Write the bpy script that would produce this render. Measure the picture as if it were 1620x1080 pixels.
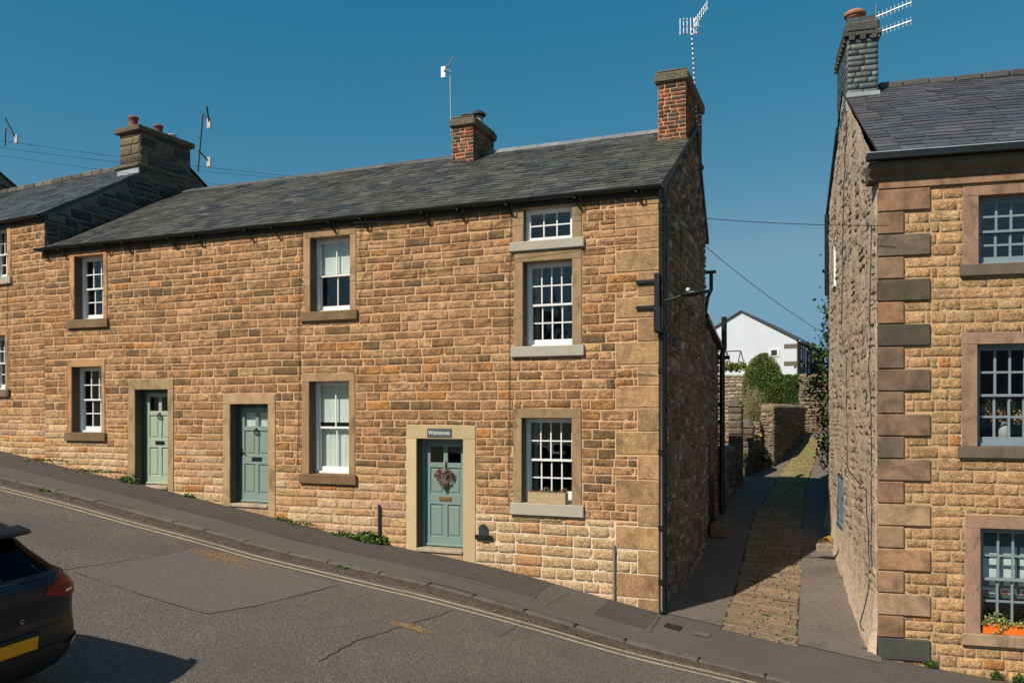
import bpy, math, random
from mathutils import Vector, Matrix, noise
R = math.radians
for o in list(bpy.data.objects): bpy.data.objects.remove(o)
sc = bpy.context.scene
COL = sc.collection
# ------------------------------------------------ camera, sky, sun, exposure
F, HZ = 1300.0, 650.0           # focal length and horizon row in photo pixels (1620 x 1080)
cd = bpy.data.cameras.new('camera'); cam = bpy.data.objects.new('camera', cd); COL.objects.link(cam)
cd.sensor_width = 36; cd.lens = 36 * F / 1620
cd.shift_y = (HZ - 540) / 1620; cd.clip_end = 3000; cd.clip_start = .05
cam.location = (2.69, -13, 0); cam.rotation_euler = (R(90), 0, math.atan2(.3714, .9285))
sc.camera = cam
w = bpy.data.worlds.new('World'); sc.world = w; w.use_nodes = True
SUN = Vector((-.43, -1, 1.06)).normalized()
nt = w.node_tree; bg = nt.nodes['Background']
sky = nt.nodes.new('ShaderNodeTexSky'); sky.sky_type = 'NISHITA'; sky.sun_disc = False
sky.sun_elevation = math.asin(SUN.z); sky.sun_rotation = math.atan2(SUN.x, SUN.y)
sky.altitude = 100; sky.air_density = 1.0; sky.dust_density = .6; sky.ozone_density = 1.0
sep = nt.nodes.new('ShaderNodeSeparateColor'); cmb = nt.nodes.new('ShaderNodeCombineColor'); nt.links.new(sky.outputs[0], sep.inputs[0])
for k, (t_, p_, a_) in enumerate(((.0238, 2.2, 590), (.0818, .76, 6.98), (.0968, .55, 5.94))):   # colour grade of the sky, channel by channel
    q = sep.outputs[k]
    for op, v in (('MULTIPLY', t_), ('MINIMUM', (.072, .40, .66)[k]), ('POWER', p_), ('MULTIPLY', a_)):
        n_ = nt.nodes.new('ShaderNodeMath'); n_.operation = op; n_.inputs[1].default_value = v; nt.links.new(q, n_.inputs[0]); q = n_.outputs[0]
    nt.links.new(q, cmb.inputs[k])
nt.links.new(cmb.outputs[0], bg.inputs[0]); bg.inputs[1].default_value = .1
sl = bpy.data.lights.new('sun', 'SUN'); so = bpy.data.objects.new('sun', sl); COL.objects.link(so)
sl.energy = 5.0; sl.angle = R(.5); sl.color = (1, .90, .77)
so.location = (-10, -30, 30); so.rotation_euler = SUN.to_track_quat('Z', 'Y').to_euler()
sc.view_settings.view_transform = 'Standard'; sc.view_settings.look = 'None'
sc.view_settings.exposure = 0; sc.view_settings.gamma = 1
sc.render.engine = 'CYCLES'
# ------------------------------------------------ helpers
def interp(x, P):
    if x <= P[0][0]: return P[0][1]
    for (a, b), (c, d) in zip(P, P[1:]):
        if x <= c: return b + (d - b) * (x - a) / (c - a)
    return P[-1][1]
def ray(x, y):
    u = (x - 810) / F; return Vector((.9285 * u - .3714, .3714 * u + .9285, (HZ - y) / F))
def fac(x, y, yd=0):            # photo pixel -> point on the plane y = yd
    r = ray(x, y); t = (13 + yd) / r.y; return Vector((r.x * t + 2.69, yd, r.z * t))
ZP = [(-90, 7.5), (-60, 4.6), (-15, -.93), (-12.15, -1.34), (-10.5, -1.57), (-8.76, -1.85), (-7.38, -2.06), (-6.04, -2.29), (-4.6, -2.46), (-2.97, -2.66), (-1.49, -2.92), (0, -3.21), (3.2, -3.65), (8, -4.3), (60, -9), (90, -10)]
def zc(x): return sum(interp(x + d, ZP) for d in (-.4, -.2, 0, .2, .4)) / 5
RISE = [(0, 0), (2, .12), (4, .42), (7, .95), (16, 2.6), (20, 2.75), (40, 4.5), (100, 8), (400, 12)]
def G(x, y):
    z = zc(x)
    if y > 0:
        w_ = min(1, y / 4); w_ = w_ * w_ * (3 - 2 * w_)
        far = -3.42 + (max(0, abs(x - 1.5) - 6) * (-.12 if x > 0 else .12))
        far = max(-9, min(4, far))
        return z * (1 - w_) + far * w_ + interp(y, RISE)
    return z + .012 * max(y, -1.75) + (0 if y > -1.8 else -.055)
def gp(x, y, n=3000):           # photo pixel -> ground point
    r = ray(x, y); o = cam.location
    t = 3.0
    while t < 80:
        p = o + r * t
        if p.z < G(p.x, p.y): return p
        t += .01
    return p
class MB:
    def __init__(s): s.v = []; s.f = []; s.m = []; s.c = []; s.sm = []
    def face(s, pts, col=(1, 1, 1), m=0, sm=False):
        n = len(s.v); s.v += [tuple(p) for p in pts]; s.f.append(tuple(range(n, n + len(pts)))); s.m.append(m); s.c.append(col); s.sm.append(sm)
    def grid(s, rows, col=(1, 1, 1), m=0, sm=True, closed=False):
        n = len(s.v); k = len(rows[0])
        for r in rows: s.v += [tuple(p) for p in r]
        for i in range(len(rows) - 1):
            for j in range(k if closed else k - 1):
                j2 = (j + 1) % k
                s.f.append((n + i * k + j, n + i * k + j2, n + (i + 1) * k + j2, n + (i + 1) * k + j)); s.m.append(m); s.c.append(col); s.sm.append(sm)
    def box(s, x0, x1, y0, y1, z0, z1, col=(1, 1, 1), m=0, bev=0, T=None):
        if x0 > x1: x0, x1 = x1, x0
        if y0 > y1: y0, y1 = y1, y0
        if z0 > z1: z0, z1 = z1, z0
        b = min(bev, (x1 - x0) * .45, (y1 - y0) * .45, (z1 - z0) * .45)
        if b <= 0:
            P = [(x0, y0, z0), (x1, y0, z0), (x1, y1, z0), (x0, y1, z0), (x0, y0, z1), (x1, y0, z1), (x1, y1, z1), (x0, y1, z1)]
            Q = [(0, 3, 2, 1), (4, 5, 6, 7), (0, 1, 5, 4), (1, 2, 6, 5), (2, 3, 7, 6), (3, 0, 4, 7)]
        else:
            P = []; 
            for X, sx in ((x0, 1), (x1, -1)):
                for Y, sy in ((y0, 1), (y1, -1)):
                    for Z, sz in ((z0, 1), (z1, -1)):
                        P += [(X, Y + sy * b, Z + sz * b), (X + sx * b, Y, Z + sz * b), (X + sx * b, Y + sy * b, Z)]
            def i(a, b_, c, k): return (a * 4 + b_ * 2 + c) * 3 + k
            Q = []
            for a in (0, 1):
                q = [i(a, 0, 0, 0), i(a, 0, 1, 0), i(a, 1, 1, 0), i(a, 1, 0, 0)]; Q.append(q if a == 0 else q[::-1])
                q = [i(0, a, 0, 1), i(1, a, 0, 1), i(1, a, 1, 1), i(0, a, 1, 1)]; Q.append(q if a == 0 else q[::-1])
                q = [i(0, 0, a, 2), i(0, 1, a, 2), i(1, 1, a, 2), i(1, 0, a, 2)]; Q.append(q if a == 0 else q[::-1])
            for a in (0, 1):
                for c in (0, 1):
                    Q.append([i(a, c, 0, 0), i(a, c, 1, 0), i(a, c, 1, 1), i(a, c, 0, 1)] if a == c else [i(a, c, 0, 0), i(a, c, 0, 1), i(a, c, 1, 1), i(a, c, 1, 0)])
                    Q.append([i(a, 0, c, 0), i(a, 1, c, 0), i(a, 1, c, 2), i(a, 0, c, 2)] if a != c else [i(a, 0, c, 0), i(a, 0, c, 2), i(a, 1, c, 2), i(a, 1, c, 0)])
                    Q.append([i(0, a, c, 1), i(1, a, c, 1), i(1, a, c, 2), i(0, a, c, 2)] if a == c else [i(0, a, c, 1), i(0, a, c, 2), i(1, a, c, 2), i(1, a, c, 1)])
            for a in (0, 1):
                for b_ in (0, 1):
                    for c in (0, 1): Q.append([i(a, b_, c, k) for k in ((0, 1, 2) if (a + b_ + c) % 2 else (0, 2, 1))])
        if T: P = [tuple(T(p)) for p in P]
        n = len(s.v); s.v += P
        for q in Q: s.f.append(tuple(n + k for k in q)); s.m.append(m); s.c.append(col); s.sm.append(False)
    def tube(s, pts, r, col=(1, 1, 1), m=0, n=8, cap=True):
        pts = [Vector(p) for p in pts]; rr = r if isinstance(r, (list, tuple)) else [r] * len(pts); rows = []
        up = None
        for i, p in enumerate(pts):
            d = (pts[min(i + 1, len(pts) - 1)] - pts[max(i - 1, 0)]).normalized()
            if up is None: up = Vector((0, 0, 1)) if abs(d.z) < .9 else Vector((1, 0, 0))
            a = d.cross(up).normalized(); b = a.cross(d).normalized(); up = b
            rows.append([p + (a * math.cos(2 * math.pi * k / n) + b * math.sin(2 * math.pi * k / n)) * rr[i] for k in range(n)])
        s.grid(rows, col, m, n > 5, True)
        if cap:
            s.face(rows[0][::-1], col, m); s.face(rows[-1], col, m)
    def lathe(s, c, prof, col=(1, 1, 1), m=0, n=16):
        rows = [[(c[0] + r * math.cos(2 * math.pi * k / n), c[1] + r * math.sin(2 * math.pi * k / n), c[2] + z) for k in range(n)] for r, z in prof]
        s.grid(rows, col, m, True, True); s.face(rows[0][::-1], col, m); s.face(rows[-1], col, m)
    def build(s, name, mats, parent=None, T=None):
        me = bpy.data.meshes.new(name)
        vs = s.v
        if T: vs = [tuple(T(Vector(p))) for p in vs]
        if parent is not None:
            dz = parent.get('z0', 0.0) if hasattr(parent, 'get') else 0
            ox, oy = parent.get('ox', 0.0), parent.get('oy', 0.0)
            vs = [(p[0] - ox, p[1] - oy, p[2] - dz) for p in vs]
        me.from_pydata(vs, [], s.f)
        if not isinstance(mats, (list, tuple)): mats = [mats]
        for k in mats: me.materials.append(k)
        me.polygons.foreach_set('material_index', s.m); me.polygons.foreach_set('use_smooth', s.sm)
        ca = me.color_attributes.new('Col', 'FLOAT_COLOR', 'CORNER'); dat = []
        for f, c in zip(s.f, s.c):
            if isinstance(c[0], tuple):
                for q in c: dat += [q[0], q[1], q[2], 1.0]
            else: dat += [c[0], c[1], c[2], 1.0] * len(f)
        ca.data.foreach_set('color', dat); me.update()
        o = bpy.data.objects.new(name, me); COL.objects.link(o)
        if parent is not None:
            o.parent = parent
            if parent.type == 'MESH':
                for k in ('z0', 'ox', 'oy'): o[k] = parent.get(k, 0.0)
            else:
                for k in ('z0', 'ox', 'oy'): o[k] = parent.get(k, 0.0)
        return o
# A thing is an Empty at its base; its parts are given in its own x, y axes with world heights (z0 is taken off in build),
# ox, oy are taken off too when the thing is not turned.
def tag(o, label, cat, group=None):
    o['label'] = label; o['category'] = cat
    if group: o['group'] = group
    return o
def thing(name, label, cat, loc, rotz=0, group=None, local=False):
    o = bpy.data.objects.new(name, None); COL.objects.link(o); o.location = loc; o.rotation_euler = (0, 0, rotz); o.empty_display_size = .2
    o['z0'] = float(loc[2]) if not local else 0.0
    if not local and rotz == 0: o['ox'] = float(loc[0]); o['oy'] = float(loc[1])
    return tag(o, label, cat, group)
def solo(name, mb, mats, label, cat, group=None, base=None):      # a thing that is one mesh, its origin at its base
    if base is None:
        n = len(mb.v); base = (sum(p[0] for p in mb.v) / n, sum(p[1] for p in mb.v) / n, min(p[2] for p in mb.v))
    o = mb.build(name, mats, None, T=lambda p: p - Vector(base)); o.location = base
    return tag(o, label, cat, group)
def struct(name, mb, mats, kind='structure'):
    o = mb.build(name, mats); o['kind'] = kind; return o
# ------------------------------------------------ materials
def mat(name, base=(.5, .5, .5), rough=.8, metal=0, attr=False, n1=(3, .3), n2=(30, .2), bump=(60, .3, .01), stain=None, spec=.5, lichen=None, scale=(1, 1, 1), smask=None):
    m = bpy.data.materials.new(name); m.use_nodes = True; t = m.node_tree; N = t.nodes; L = t.links; b = N['Principled BSDF']
    b.inputs['Roughness'].default_value = rough; b.inputs['Metallic'].default_value = metal; b.inputs['Specular IOR Level'].default_value = spec
    geo = N.new('ShaderNodeNewGeometry'); mp = N.new('ShaderNodeMapping'); mp.inputs['Scale'].default_value = scale; L.new(geo.outputs['Position'], mp.inputs[0])
    if attr:
        a = N.new('ShaderNodeAttribute'); a.attribute_name = 'Col'; c = a.outputs['Color']
        if base != (1, 1, 1):
            x = N.new('ShaderNodeMix'); x.data_type = 'RGBA'; x.blend_type = 'MULTIPLY'; x.inputs[0].default_value = 1; x.inputs[7].default_value = (*base, 1); L.new(c, x.inputs[6]); c = x.outputs[2]
    else:
        a = N.new('ShaderNodeRGB'); a.outputs[0].default_value = (*base, 1); c = a.outputs[0]
    def noi(s, det=6, dist=0):
        n = N.new('ShaderNodeTexNoise'); n.inputs['Scale'].default_value = s; n.inputs['Detail'].default_value = det; n.inputs['Roughness'].default_value = .62; n.inputs['Distortion'].default_value = dist
        L.new(mp.outputs[0], n.inputs['Vector']); return n.outputs[0]
    for s, amp in (n1, n2):
        if amp <= 0: continue
        mr = N.new('ShaderNodeMapRange'); mr.inputs[1].default_value = .28; mr.inputs[2].default_value = .72; mr.inputs[3].default_value = 1 - amp; mr.inputs[4].default_value = 1 + amp
        L.new(noi(s), mr.inputs[0]); v = N.new('ShaderNodeVectorMath'); v.operation = 'SCALE'; L.new(c, v.inputs[0]); L.new(mr.outputs[0], v.inputs['Scale']); c = v.outputs[0]
    for st in (stain, lichen):
        if not st: continue
        s, lo, hi, colr, amt = st
        mr = N.new('ShaderNodeMapRange'); mr.inputs[1].default_value = lo; mr.inputs[2].default_value = hi; mr.inputs[3].default_value = 0; mr.inputs[4].default_value = amt
        L.new(noi(s, 8, .6), mr.inputs[0])
        if smask and st is stain:
            m2 = N.new('ShaderNodeMapRange'); m2.inputs[1].default_value = .40; m2.inputs[2].default_value = .62; L.new(noi(smask, 3, .3), m2.inputs[0]); mm = N.new('ShaderNodeMath'); mm.operation = 'MULTIPLY'; L.new(mr.outputs[0], mm.inputs[0]); L.new(m2.outputs[0], mm.inputs[1]); mr = mm
        x = N.new('ShaderNodeMix'); x.data_type = 'RGBA'; L.new(mr.outputs[0], x.inputs[0]); L.new(c, x.inputs[6]); x.inputs[7].default_value = (*colr, 1); c = x.outputs[2]
    L.new(c, b.inputs['Base Color'])
    if bump:
        s, st, d = bump; bp = N.new('ShaderNodeBump'); bp.inputs['Strength'].default_value = st; bp.inputs['Distance'].default_value = d
        L.new(noi(s, 7), bp.inputs['Height']); L.new(bp.outputs[0], b.inputs['Normal'])
    return m
M_stone = mat('sandstone', (1, 1, 1), .9, attr=True, n1=(10, .2), n2=(30, .5), bump=(36, 1, .03), stain=(20, .47, .58, (.12, .075, .038), .62), smask=4, spec=.2)
M_smooth = mat('dressed_sandstone', (1, 1, 1), .88, attr=True, n1=(4, .18), n2=(45, .16), bump=(90, .35, .01), stain=(3.8, .50, .66, (.10, .078, .05), .62), spec=.2, scale=(1, 1, .6))
M_quoin = mat('weathered_quoin_stone', (1.15, 1.1, 1.05), .88, attr=True, n1=(6, .25), n2=(45, .2), bump=(60, .6, .015), stain=(3.2, .44, .70, (.06, .055, .045), .72), spec=.2)
M_clean = mat('new_sandstone', (1, 1, 1), .88, attr=True, n1=(3, .08), n2=(60, .08), bump=(90, .2, .01), spec=.2)
M_mortar = mat('lime_mortar', (.60, .38, .215), .95, n1=(1.3, .22), n2=(40, .22), bump=(80, .5, .01), spec=.1)
M_rubble_m = mat('dark_rubble_mortar', (.24, .20, .15), .95, n1=(2, .3), n2=(30, .3), bump=(40, .8, .02), spec=.1)
M_brick = mat('brick', (1, 1, 1), .9, attr=True, n1=(8, .2), n2=(60, .25), bump=(80, .5, .01), stain=(5, .46, .62, (.05, .038, .03), .75), spec=.2)
M_slate = mat('slate', (1, 1, 1), .62, attr=True, n1=(2.5, .25), n2=(24, .30), bump=(45, .5, .008), lichen=(15, .63, .70, (.34, .34, .30), .75), stain=(1.3, .46, .62, (.115, .11, .075), .6), spec=.35)
M_slate2 = mat('blue_slate', (1, 1, 1), .5, attr=True, n1=(2.5, .2), n2=(24, .2), bump=(45, .3, .006), lichen=(17, .645, .70, (.4, .4, .38), .75), spec=.45)
M_lead = mat('lead_flashing', (.33, .37, .40), .55, n1=(4, .2), n2=(20, .15), bump=(10, .3, .02))
M_black = mat('black_iron', (.012, .015, .015), .4, n1=(4, .2), n2=(30, .2), bump=(60, .2, .004), spec=.4)
M_wood = mat('dark_timber', (.035, .028, .022), .8, n1=(4, .3), n2=(30, .3), bump=(40, .3, .01))
M_white = mat('white_gloss_paint', (.80, .80, .78), .4, n1=(3, .04), n2=(40, .04), bump=(30, .05, .004))
M_greybar = mat('grey_blue_paint', (.22, .28, .31), .5, n1=(3, .1), n2=(40, .1), bump=(30, .1, .004))
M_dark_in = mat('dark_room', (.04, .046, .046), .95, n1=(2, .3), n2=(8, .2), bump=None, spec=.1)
M_curtain = mat('white_curtain', (.75, .74, .70), .9, n1=(3, .1), n2=(20, .05), bump=None)
M_greenfab = mat('dull_green_curtain', (.16, .2, .17), .9, n1=(3, .1), n2=(20, .1), bump=None)
M_wire = mat('black_cable', (.02, .02, .022), .6, n1=(3, .1), n2=(20, .1), bump=None)
M_alu = mat('aluminium', (.62, .64, .66), .35, .8, n1=(3, .1), n2=(20, .1), bump=None)
M_terra = mat('terracotta', (1, 1, 1), .8, attr=True, n1=(6, .2), n2=(40, .15), bump=(50, .3, .006))
M_leaf = mat('leaves', (1, 1, 1), .55, attr=True, n1=(2, .2), n2=(20, .2), bump=None, spec=.3)
M_bark = mat('bark', (.12, .09, .06), .9, n1=(6, .3), n2=(30, .3), bump=(30, .8, .02))
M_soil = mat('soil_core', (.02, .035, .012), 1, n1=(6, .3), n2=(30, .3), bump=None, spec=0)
M_render = mat('white_render', (.62, .66, .70), .9, n1=(.8, .05), n2=(8, .04), bump=(30, .15, .01))
M_tarmac = mat('tarmac', (.166, .139, .116), .9, n1=(26, .42), n2=(60, .6), bump=(44, 1, .03), stain=(.5, .46, .62, (.115, .10, .09), .55), lichen=(90, .66, .74, (.30, .28, .25), .55), spec=.25)
M_pave = mat('pavement_tarmac', (.112, .096, .084), .9, n1=(20, .2), n2=(60, .3), bump=(90, .7, .008), stain=(.6, .45, .65, (.14, .12, .105), .55), spec=.25)
M_alley = mat('lane_tarmac', (.165, .138, .115), .9, n1=(14, .2), n2=(50, .3), bump=(80, .7, .01), stain=(.9, .5, .68, (.085, .078, .07), .6), spec=.25)
M_kerb = mat('kerb_stone', (.118, .10, .086), .9, n1=(5, .25), n2=(40, .35), bump=(60, .6, .01))
M_yellow = mat('faded_yellow_paint', (.48, .40, .24), .85, n1=(2, .15), n2=(60, .2), bump=(80, .4, .006), stain=(26, .49, .62, (.20, .17, .13), .85))
M_crack = mat('crack', (.035, .032, .03), .95, n1=(3, .2), n2=(40, .3), bump=None, spec=.1)
M_patch = mat('patch_tarmac', (.142, .121, .104), .9, n1=(22, .2), n2=(60, .4), bump=(90, .7, .01), spec=.25)
M_sand = mat('sandy_stain', (.33, .20, .11), .95, n1=(3, .3), n2=(40, .3), bump=(60, .4, .01))
M_moss = mat('moss', (.075, .066, .035), 1, n1=(5, .4), n2=(40, .4), bump=(60, .8, .02), spec=.1)
M_ground = mat('earth', (.12, .11, .07), 1, n1=(.5, .3), n2=(20, .3), bump=(20, .6, .03), spec=.1)
M_brass = mat('aged_brass', (.30, .20, .08), .45, .7, n1=(6, .2), n2=(40, .2), bump=None)
M_sign = mat('slate_sign', (.085, .10, .115), .5, n1=(3, .1), n2=(20, .1), bump=None)
M_text = mat('white_lettering', (.8, .8, .8), .5, n1=(3, .0), n2=(3, .0), bump=None)
M_oak = mat('weathered_oak', (.45, .34, .2), .8, n1=(5, .15), n2=(40, .2), bump=(30, .4, .01), scale=(1, 1, 6))
M_orange = mat('orange_paint', (.80, .17, .02), .5, n1=(3, .05), n2=(30, .05), bump=None)
M_any = mat('painted', (1, 1, 1), .7, attr=True, n1=(3, .08), n2=(30, .08), bump=(40, .1, .004))
M_rusty = mat('rusty_door', (.17, .055, .04), .8, n1=(3, .3), n2=(30, .25), bump=(30, .3, .01))
def door_mat(name, c): return mat(name, c, .42, n1=(2, .04), n2=(30, .04), bump=(50, .06, .003), spec=.4)
M_d1 = door_mat('sage_green_paint', (.37, .44, .325)); M_d2 = door_mat('grey_green_paint', (.225, .30, .255)); M_d3 = door_mat('eau_de_nil_paint', (.20, .285, .255))
M_dfr = door_mat('deep_green_paint', (.045, .10, .085))
def glass_mat(name, tint_c=(.85, .92, .9), rf=1.0):
    m = bpy.data.materials.new(name); m.use_nodes = True; m.use_transparent_shadow = True; m.surface_render_method = 'BLENDED'; t = m.node_tree; t.nodes.clear(); N = t.nodes; L = t.links
    o = N.new('ShaderNodeOutputMaterial'); mx = N.new('ShaderNodeMixShader'); tr = N.new('ShaderNodeBsdfTransparent'); gl = N.new('ShaderNodeBsdfGlossy'); fr = N.new('ShaderNodeFresnel')
    tr.inputs[0].default_value = (*tint_c, 1); gl.inputs['Roughness'].default_value = .02; gl.inputs[0].default_value = (rf, rf, rf, 1); io = N.new('ShaderNodeMath'); io.operation = 'MULTIPLY_ADD'; io.inputs[1].default_value = 1 / 1.85 - 1.85; io.inputs[2].default_value = 1.85
    bf = N.new('ShaderNodeNewGeometry'); L.new(bf.outputs['Backfacing'], io.inputs[0]); L.new(io.outputs[0], fr.inputs[0])
    tc = N.new('ShaderNodeNewGeometry'); no = N.new('ShaderNodeTexNoise'); no.inputs['Scale'].default_value = 3.5; no.inputs['Detail'].default_value = 1; bp = N.new('ShaderNodeBump'); bp.inputs['Strength'].default_value = .25; bp.inputs['Distance'].default_value = .02
    L.new(tc.outputs['Position'], no.inputs['Vector']); L.new(no.outputs[0], bp.inputs['Height']); L.new(bp.outputs[0], gl.inputs['Normal'])
    L.new(fr.outputs[0], mx.inputs[0]); L.new(tr.outputs[0], mx.inputs[1]); L.new(gl.outputs[0], mx.inputs[2]); L.new(mx.outputs[0], o.inputs[0]); return m
M_glass = glass_mat('window_glass'); M_cglass = glass_mat('dark_car_glass', (.10, .14, .14), .13)
m = bpy.data.materials.new('navy_car_paint'); m.use_nodes = True; b = m.node_tree.nodes['Principled BSDF']; b.inputs['Base Color'].default_value = (.004, .011, .02, 1); b.inputs['Metallic'].default_value = 0; b.inputs['Specular IOR Level'].default_value = .25; b.inputs['Roughness'].default_value = .4; b.inputs['Coat Weight'].default_value = .25; b.inputs['Coat Roughness'].default_value = .05; M_car = m
M_plastic = mat('black_plastic', (.012, .014, .014), .55, n1=(3, .1), n2=(90, .1), bump=None)
m = bpy.data.materials.new('red_lens'); m.use_nodes = True; b = m.node_tree.nodes['Principled BSDF']; b.inputs['Base Color'].default_value = (.30, .02, .01, 1); b.inputs['Roughness'].default_value = .3; b.inputs['Coat Weight'].default_value = .1; b.inputs['Specular IOR Level'].default_value = .2; M_red = m
M_plate = mat('number_plate_yellow', (.95, .38, .0), .45, n1=(3, .03), n2=(20, .03), bump=None)
M_tyre = mat('rubber', (.015, .015, .015), .8, n1=(3, .1), n2=(40, .1), bump=None)
# ------------------------------------------------ masonry
rnd = random.Random(7)
def jit(c, a, rg=rnd):
    k = 1 + rg.uniform(-a, a); return tuple(max(.004, x * k * (1 + rg.uniform(-a * .25, a * .25))) for x in c)
def masonry(mb, frame, u0, u1, z0, z1, holes, colf, rg, ch=(.12, .18), lw=(.22, .5), joint=.018, proud=.0045, rough=.004, wave=.012, mi=0, cell=.07, low=None, top=None, soot=0, split=.015):
    O, U, N = frame      # origin, direction along the wall, outward normal
    def P(u, z, n): return (O[0] + U[0] * u + N[0] * n, O[1] + U[1] * u + N[1] * n, z)
    def wv(u, z): return wave * (noise.noise(Vector((u * .45, z * .8, 3.1))) * 2 + .5 * noise.noise(Vector((u * 1.7, z, 9.3))))
    z = z0; courses = []
    while z < z1 - .03:
        h = rg.uniform(*ch)
        if z + h > z1 - .06: h = z1 - z
        courses.append((z, z + h)); z += h
    def stone(a, b, c, d):
        if b - a < .03 or d - c < .025: return
        if low and d < min(low(a), low(b)) - .02: return
        if top:
            tl = min(top(a), top(b))
            if tl < c + .03: return
            d = min(d, tl)
        j = joint / 2; col = colf((a + b) / 2, (c + d) / 2, b - a)
        nx = max(2, min(8, int((b - a) / cell) + 1)); nz = max(2, min(4, int((d - c) / cell) + 1))
        J = [rg.uniform(-.004, .006) for _ in range(8)]
        off = rg.uniform(-.4, 1) * proud * .35; sd = rg.uniform(0, 99)
        rows = []; cols = []; sr = rg.uniform(-.25, .35)
        a_, b_, c_, d_ = a + j, b - j, c + j, d - j
        for k in range(-1, nz + 2):
            row = []
            for i in range(-1, nx + 2):
                fu = min(max(i, 0), nx) / nx; fz = min(max(k, 0), nz) / nz
                uu = a_ + (b_ - a_) * fu; zz = c_ + (d_ - c_) * fz
                uu += (J[0] * (1 - fu) * (1 - fz) + J[1] * fu * (1 - fz) + J[2] * fu * fz + J[3] * (1 - fu) * fz)
                zz += (J[4] * (1 - fu) * (1 - fz) + J[5] * fu * (1 - fz) + J[6] * fu * fz + J[7] * (1 - fu) * fz) + wv(uu, zz)
                if i in (-1, nx + 1) or k in (-1, nz + 1): nn = -.006
                else:
                    e = (i in (0, nx)) + (k in (0, nz))
                    nn = proud + off - (min(.006, proud * .5) if e == 1 else min(.01, proud * .8) if e == 2 else 0) + rough * noise.noise(Vector((uu * 14 + sd, zz * 20, sd))) * 1.6
                    if e:
                        q = .002; uu += q * ((i == 0) - (i == nx)); zz += q * ((k == 0) - (k == nz))
                row.append(P(uu, zz, nn))
                if soot:
                    d_k = noise.noise(Vector((uu * 5 + sd, zz * 13, sd))) * 1.1 + noise.noise(Vector((uu * 17, zz * 30, sd))) * .8 + .5 * (fz - .45) + sr
                    sk = soot(uu, zz) if callable(soot) else soot; d_k = max(0, min(.85, d_k * 1.6)) * sk; o_k = max(0, min(.35, noise.noise(Vector((uu * 7, zz * 9, sd + 7))) * .9)) * sk
                    cc = [x * (1 - d_k) + y_ * d_k for x, y_ in zip(col, (.125, .078, .042))]; cc = [x * (1 - o_k) + y_ * o_k for x, y_ in zip(cc, (.47, .25, .09))]
                    cols.append(tuple(cc))
            rows.append(row)
        nf = len(mb.f); nv = len(mb.v)
        mb.grid(rows, col, mi, True)
        if soot:
            for q in range(nf, len(mb.f)): mb.c[q] = tuple(cols[v_ - nv] for v_ in mb.f[q])
    for (c, d) in courses:
        u = u0 - rg.uniform(0, .15); first = True
        cuts = []
        while u < u1:
            w_ = rg.uniform(*lw) * (1 if rg.random() < .8 else .6); e = u + w_
            if e > u1 - .1: e = u1
            cuts.append((max(u, u0), e)); u = e
        for (a, b) in cuts:
            segs = [(a, b, c, d)]
            for (hx0, hx1, hz0, hz1) in holes:
                out = []
                for (p, q, r, s_) in segs:
                    if q <= hx0 or p >= hx1 or s_ <= hz0 or r >= hz1: out.append((p, q, r, s_)); continue
                    if p < hx0: out.append((p, hx0, r, s_))
                    if q > hx1: out.append((hx1, q, r, s_))
                    m0, m1 = max(p, hx0), min(q, hx1)
                    if s_ > hz1 + .02: out.append((m0, m1, hz1, s_))
                    if r < hz0 - .02: out.append((m0, m1, r, hz0))
                segs = out
            for sgm in segs:
                if rg.random() < split and sgm[3] - sgm[2] > .13:
                    mz = (sgm[2] + sgm[3]) / 2; stone(sgm[0], sgm[1], sgm[2], mz); stone(sgm[0], sgm[1], mz, sgm[3])
                else: stone(*sgm)
def wallplane(mb, frame, u0, u1, z0, z1, holes, mi=0, n=0.0, col=(1, 1, 1), top=None):
    O, U, N = frame
    us = sorted(set([u0, u1] + [min(max(h[k], u0), u1) for h in holes for k in (0, 1)] + [u0 + (u1 - u0) * i / 8 for i in range(9)])); zs = sorted(set([z0, z1] + [min(max(h[k], z0), z1) for h in holes for k in (2, 3)]))
    for a, b in zip(us, us[1:]):
        for c, d in zip(zs, zs[1:]):
            mu, mz = (a + b) / 2, (c + d) / 2
            if any(h[0] < mu < h[1] and h[2] < mz < h[3] for h in holes): continue
            mb.face([(O[0] + U[0] * u + N[0] * n, O[1] + U[1] * u + N[1] * n, z) for u, z in ((a, c), (b, c), (b, d), (a, d))], col, mi)
def rubble(mb, frame, u0, u1, z0, z1, topf, lowf, pal, rg, s=(.16, .38), h=(.09, .2), mi=0, holes=(), proud=.03, joint=.035):
    masonry(mb, frame, u0, u1, z0, z1, list(holes), lambda u, z, w_: jit(rg.choice(pal), .25, rg), rg, ch=h, lw=s, joint=joint, proud=proud, rough=.022, wave=.06, mi=mi, cell=.05, top=topf, low=lowf, split=.22)
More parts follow.
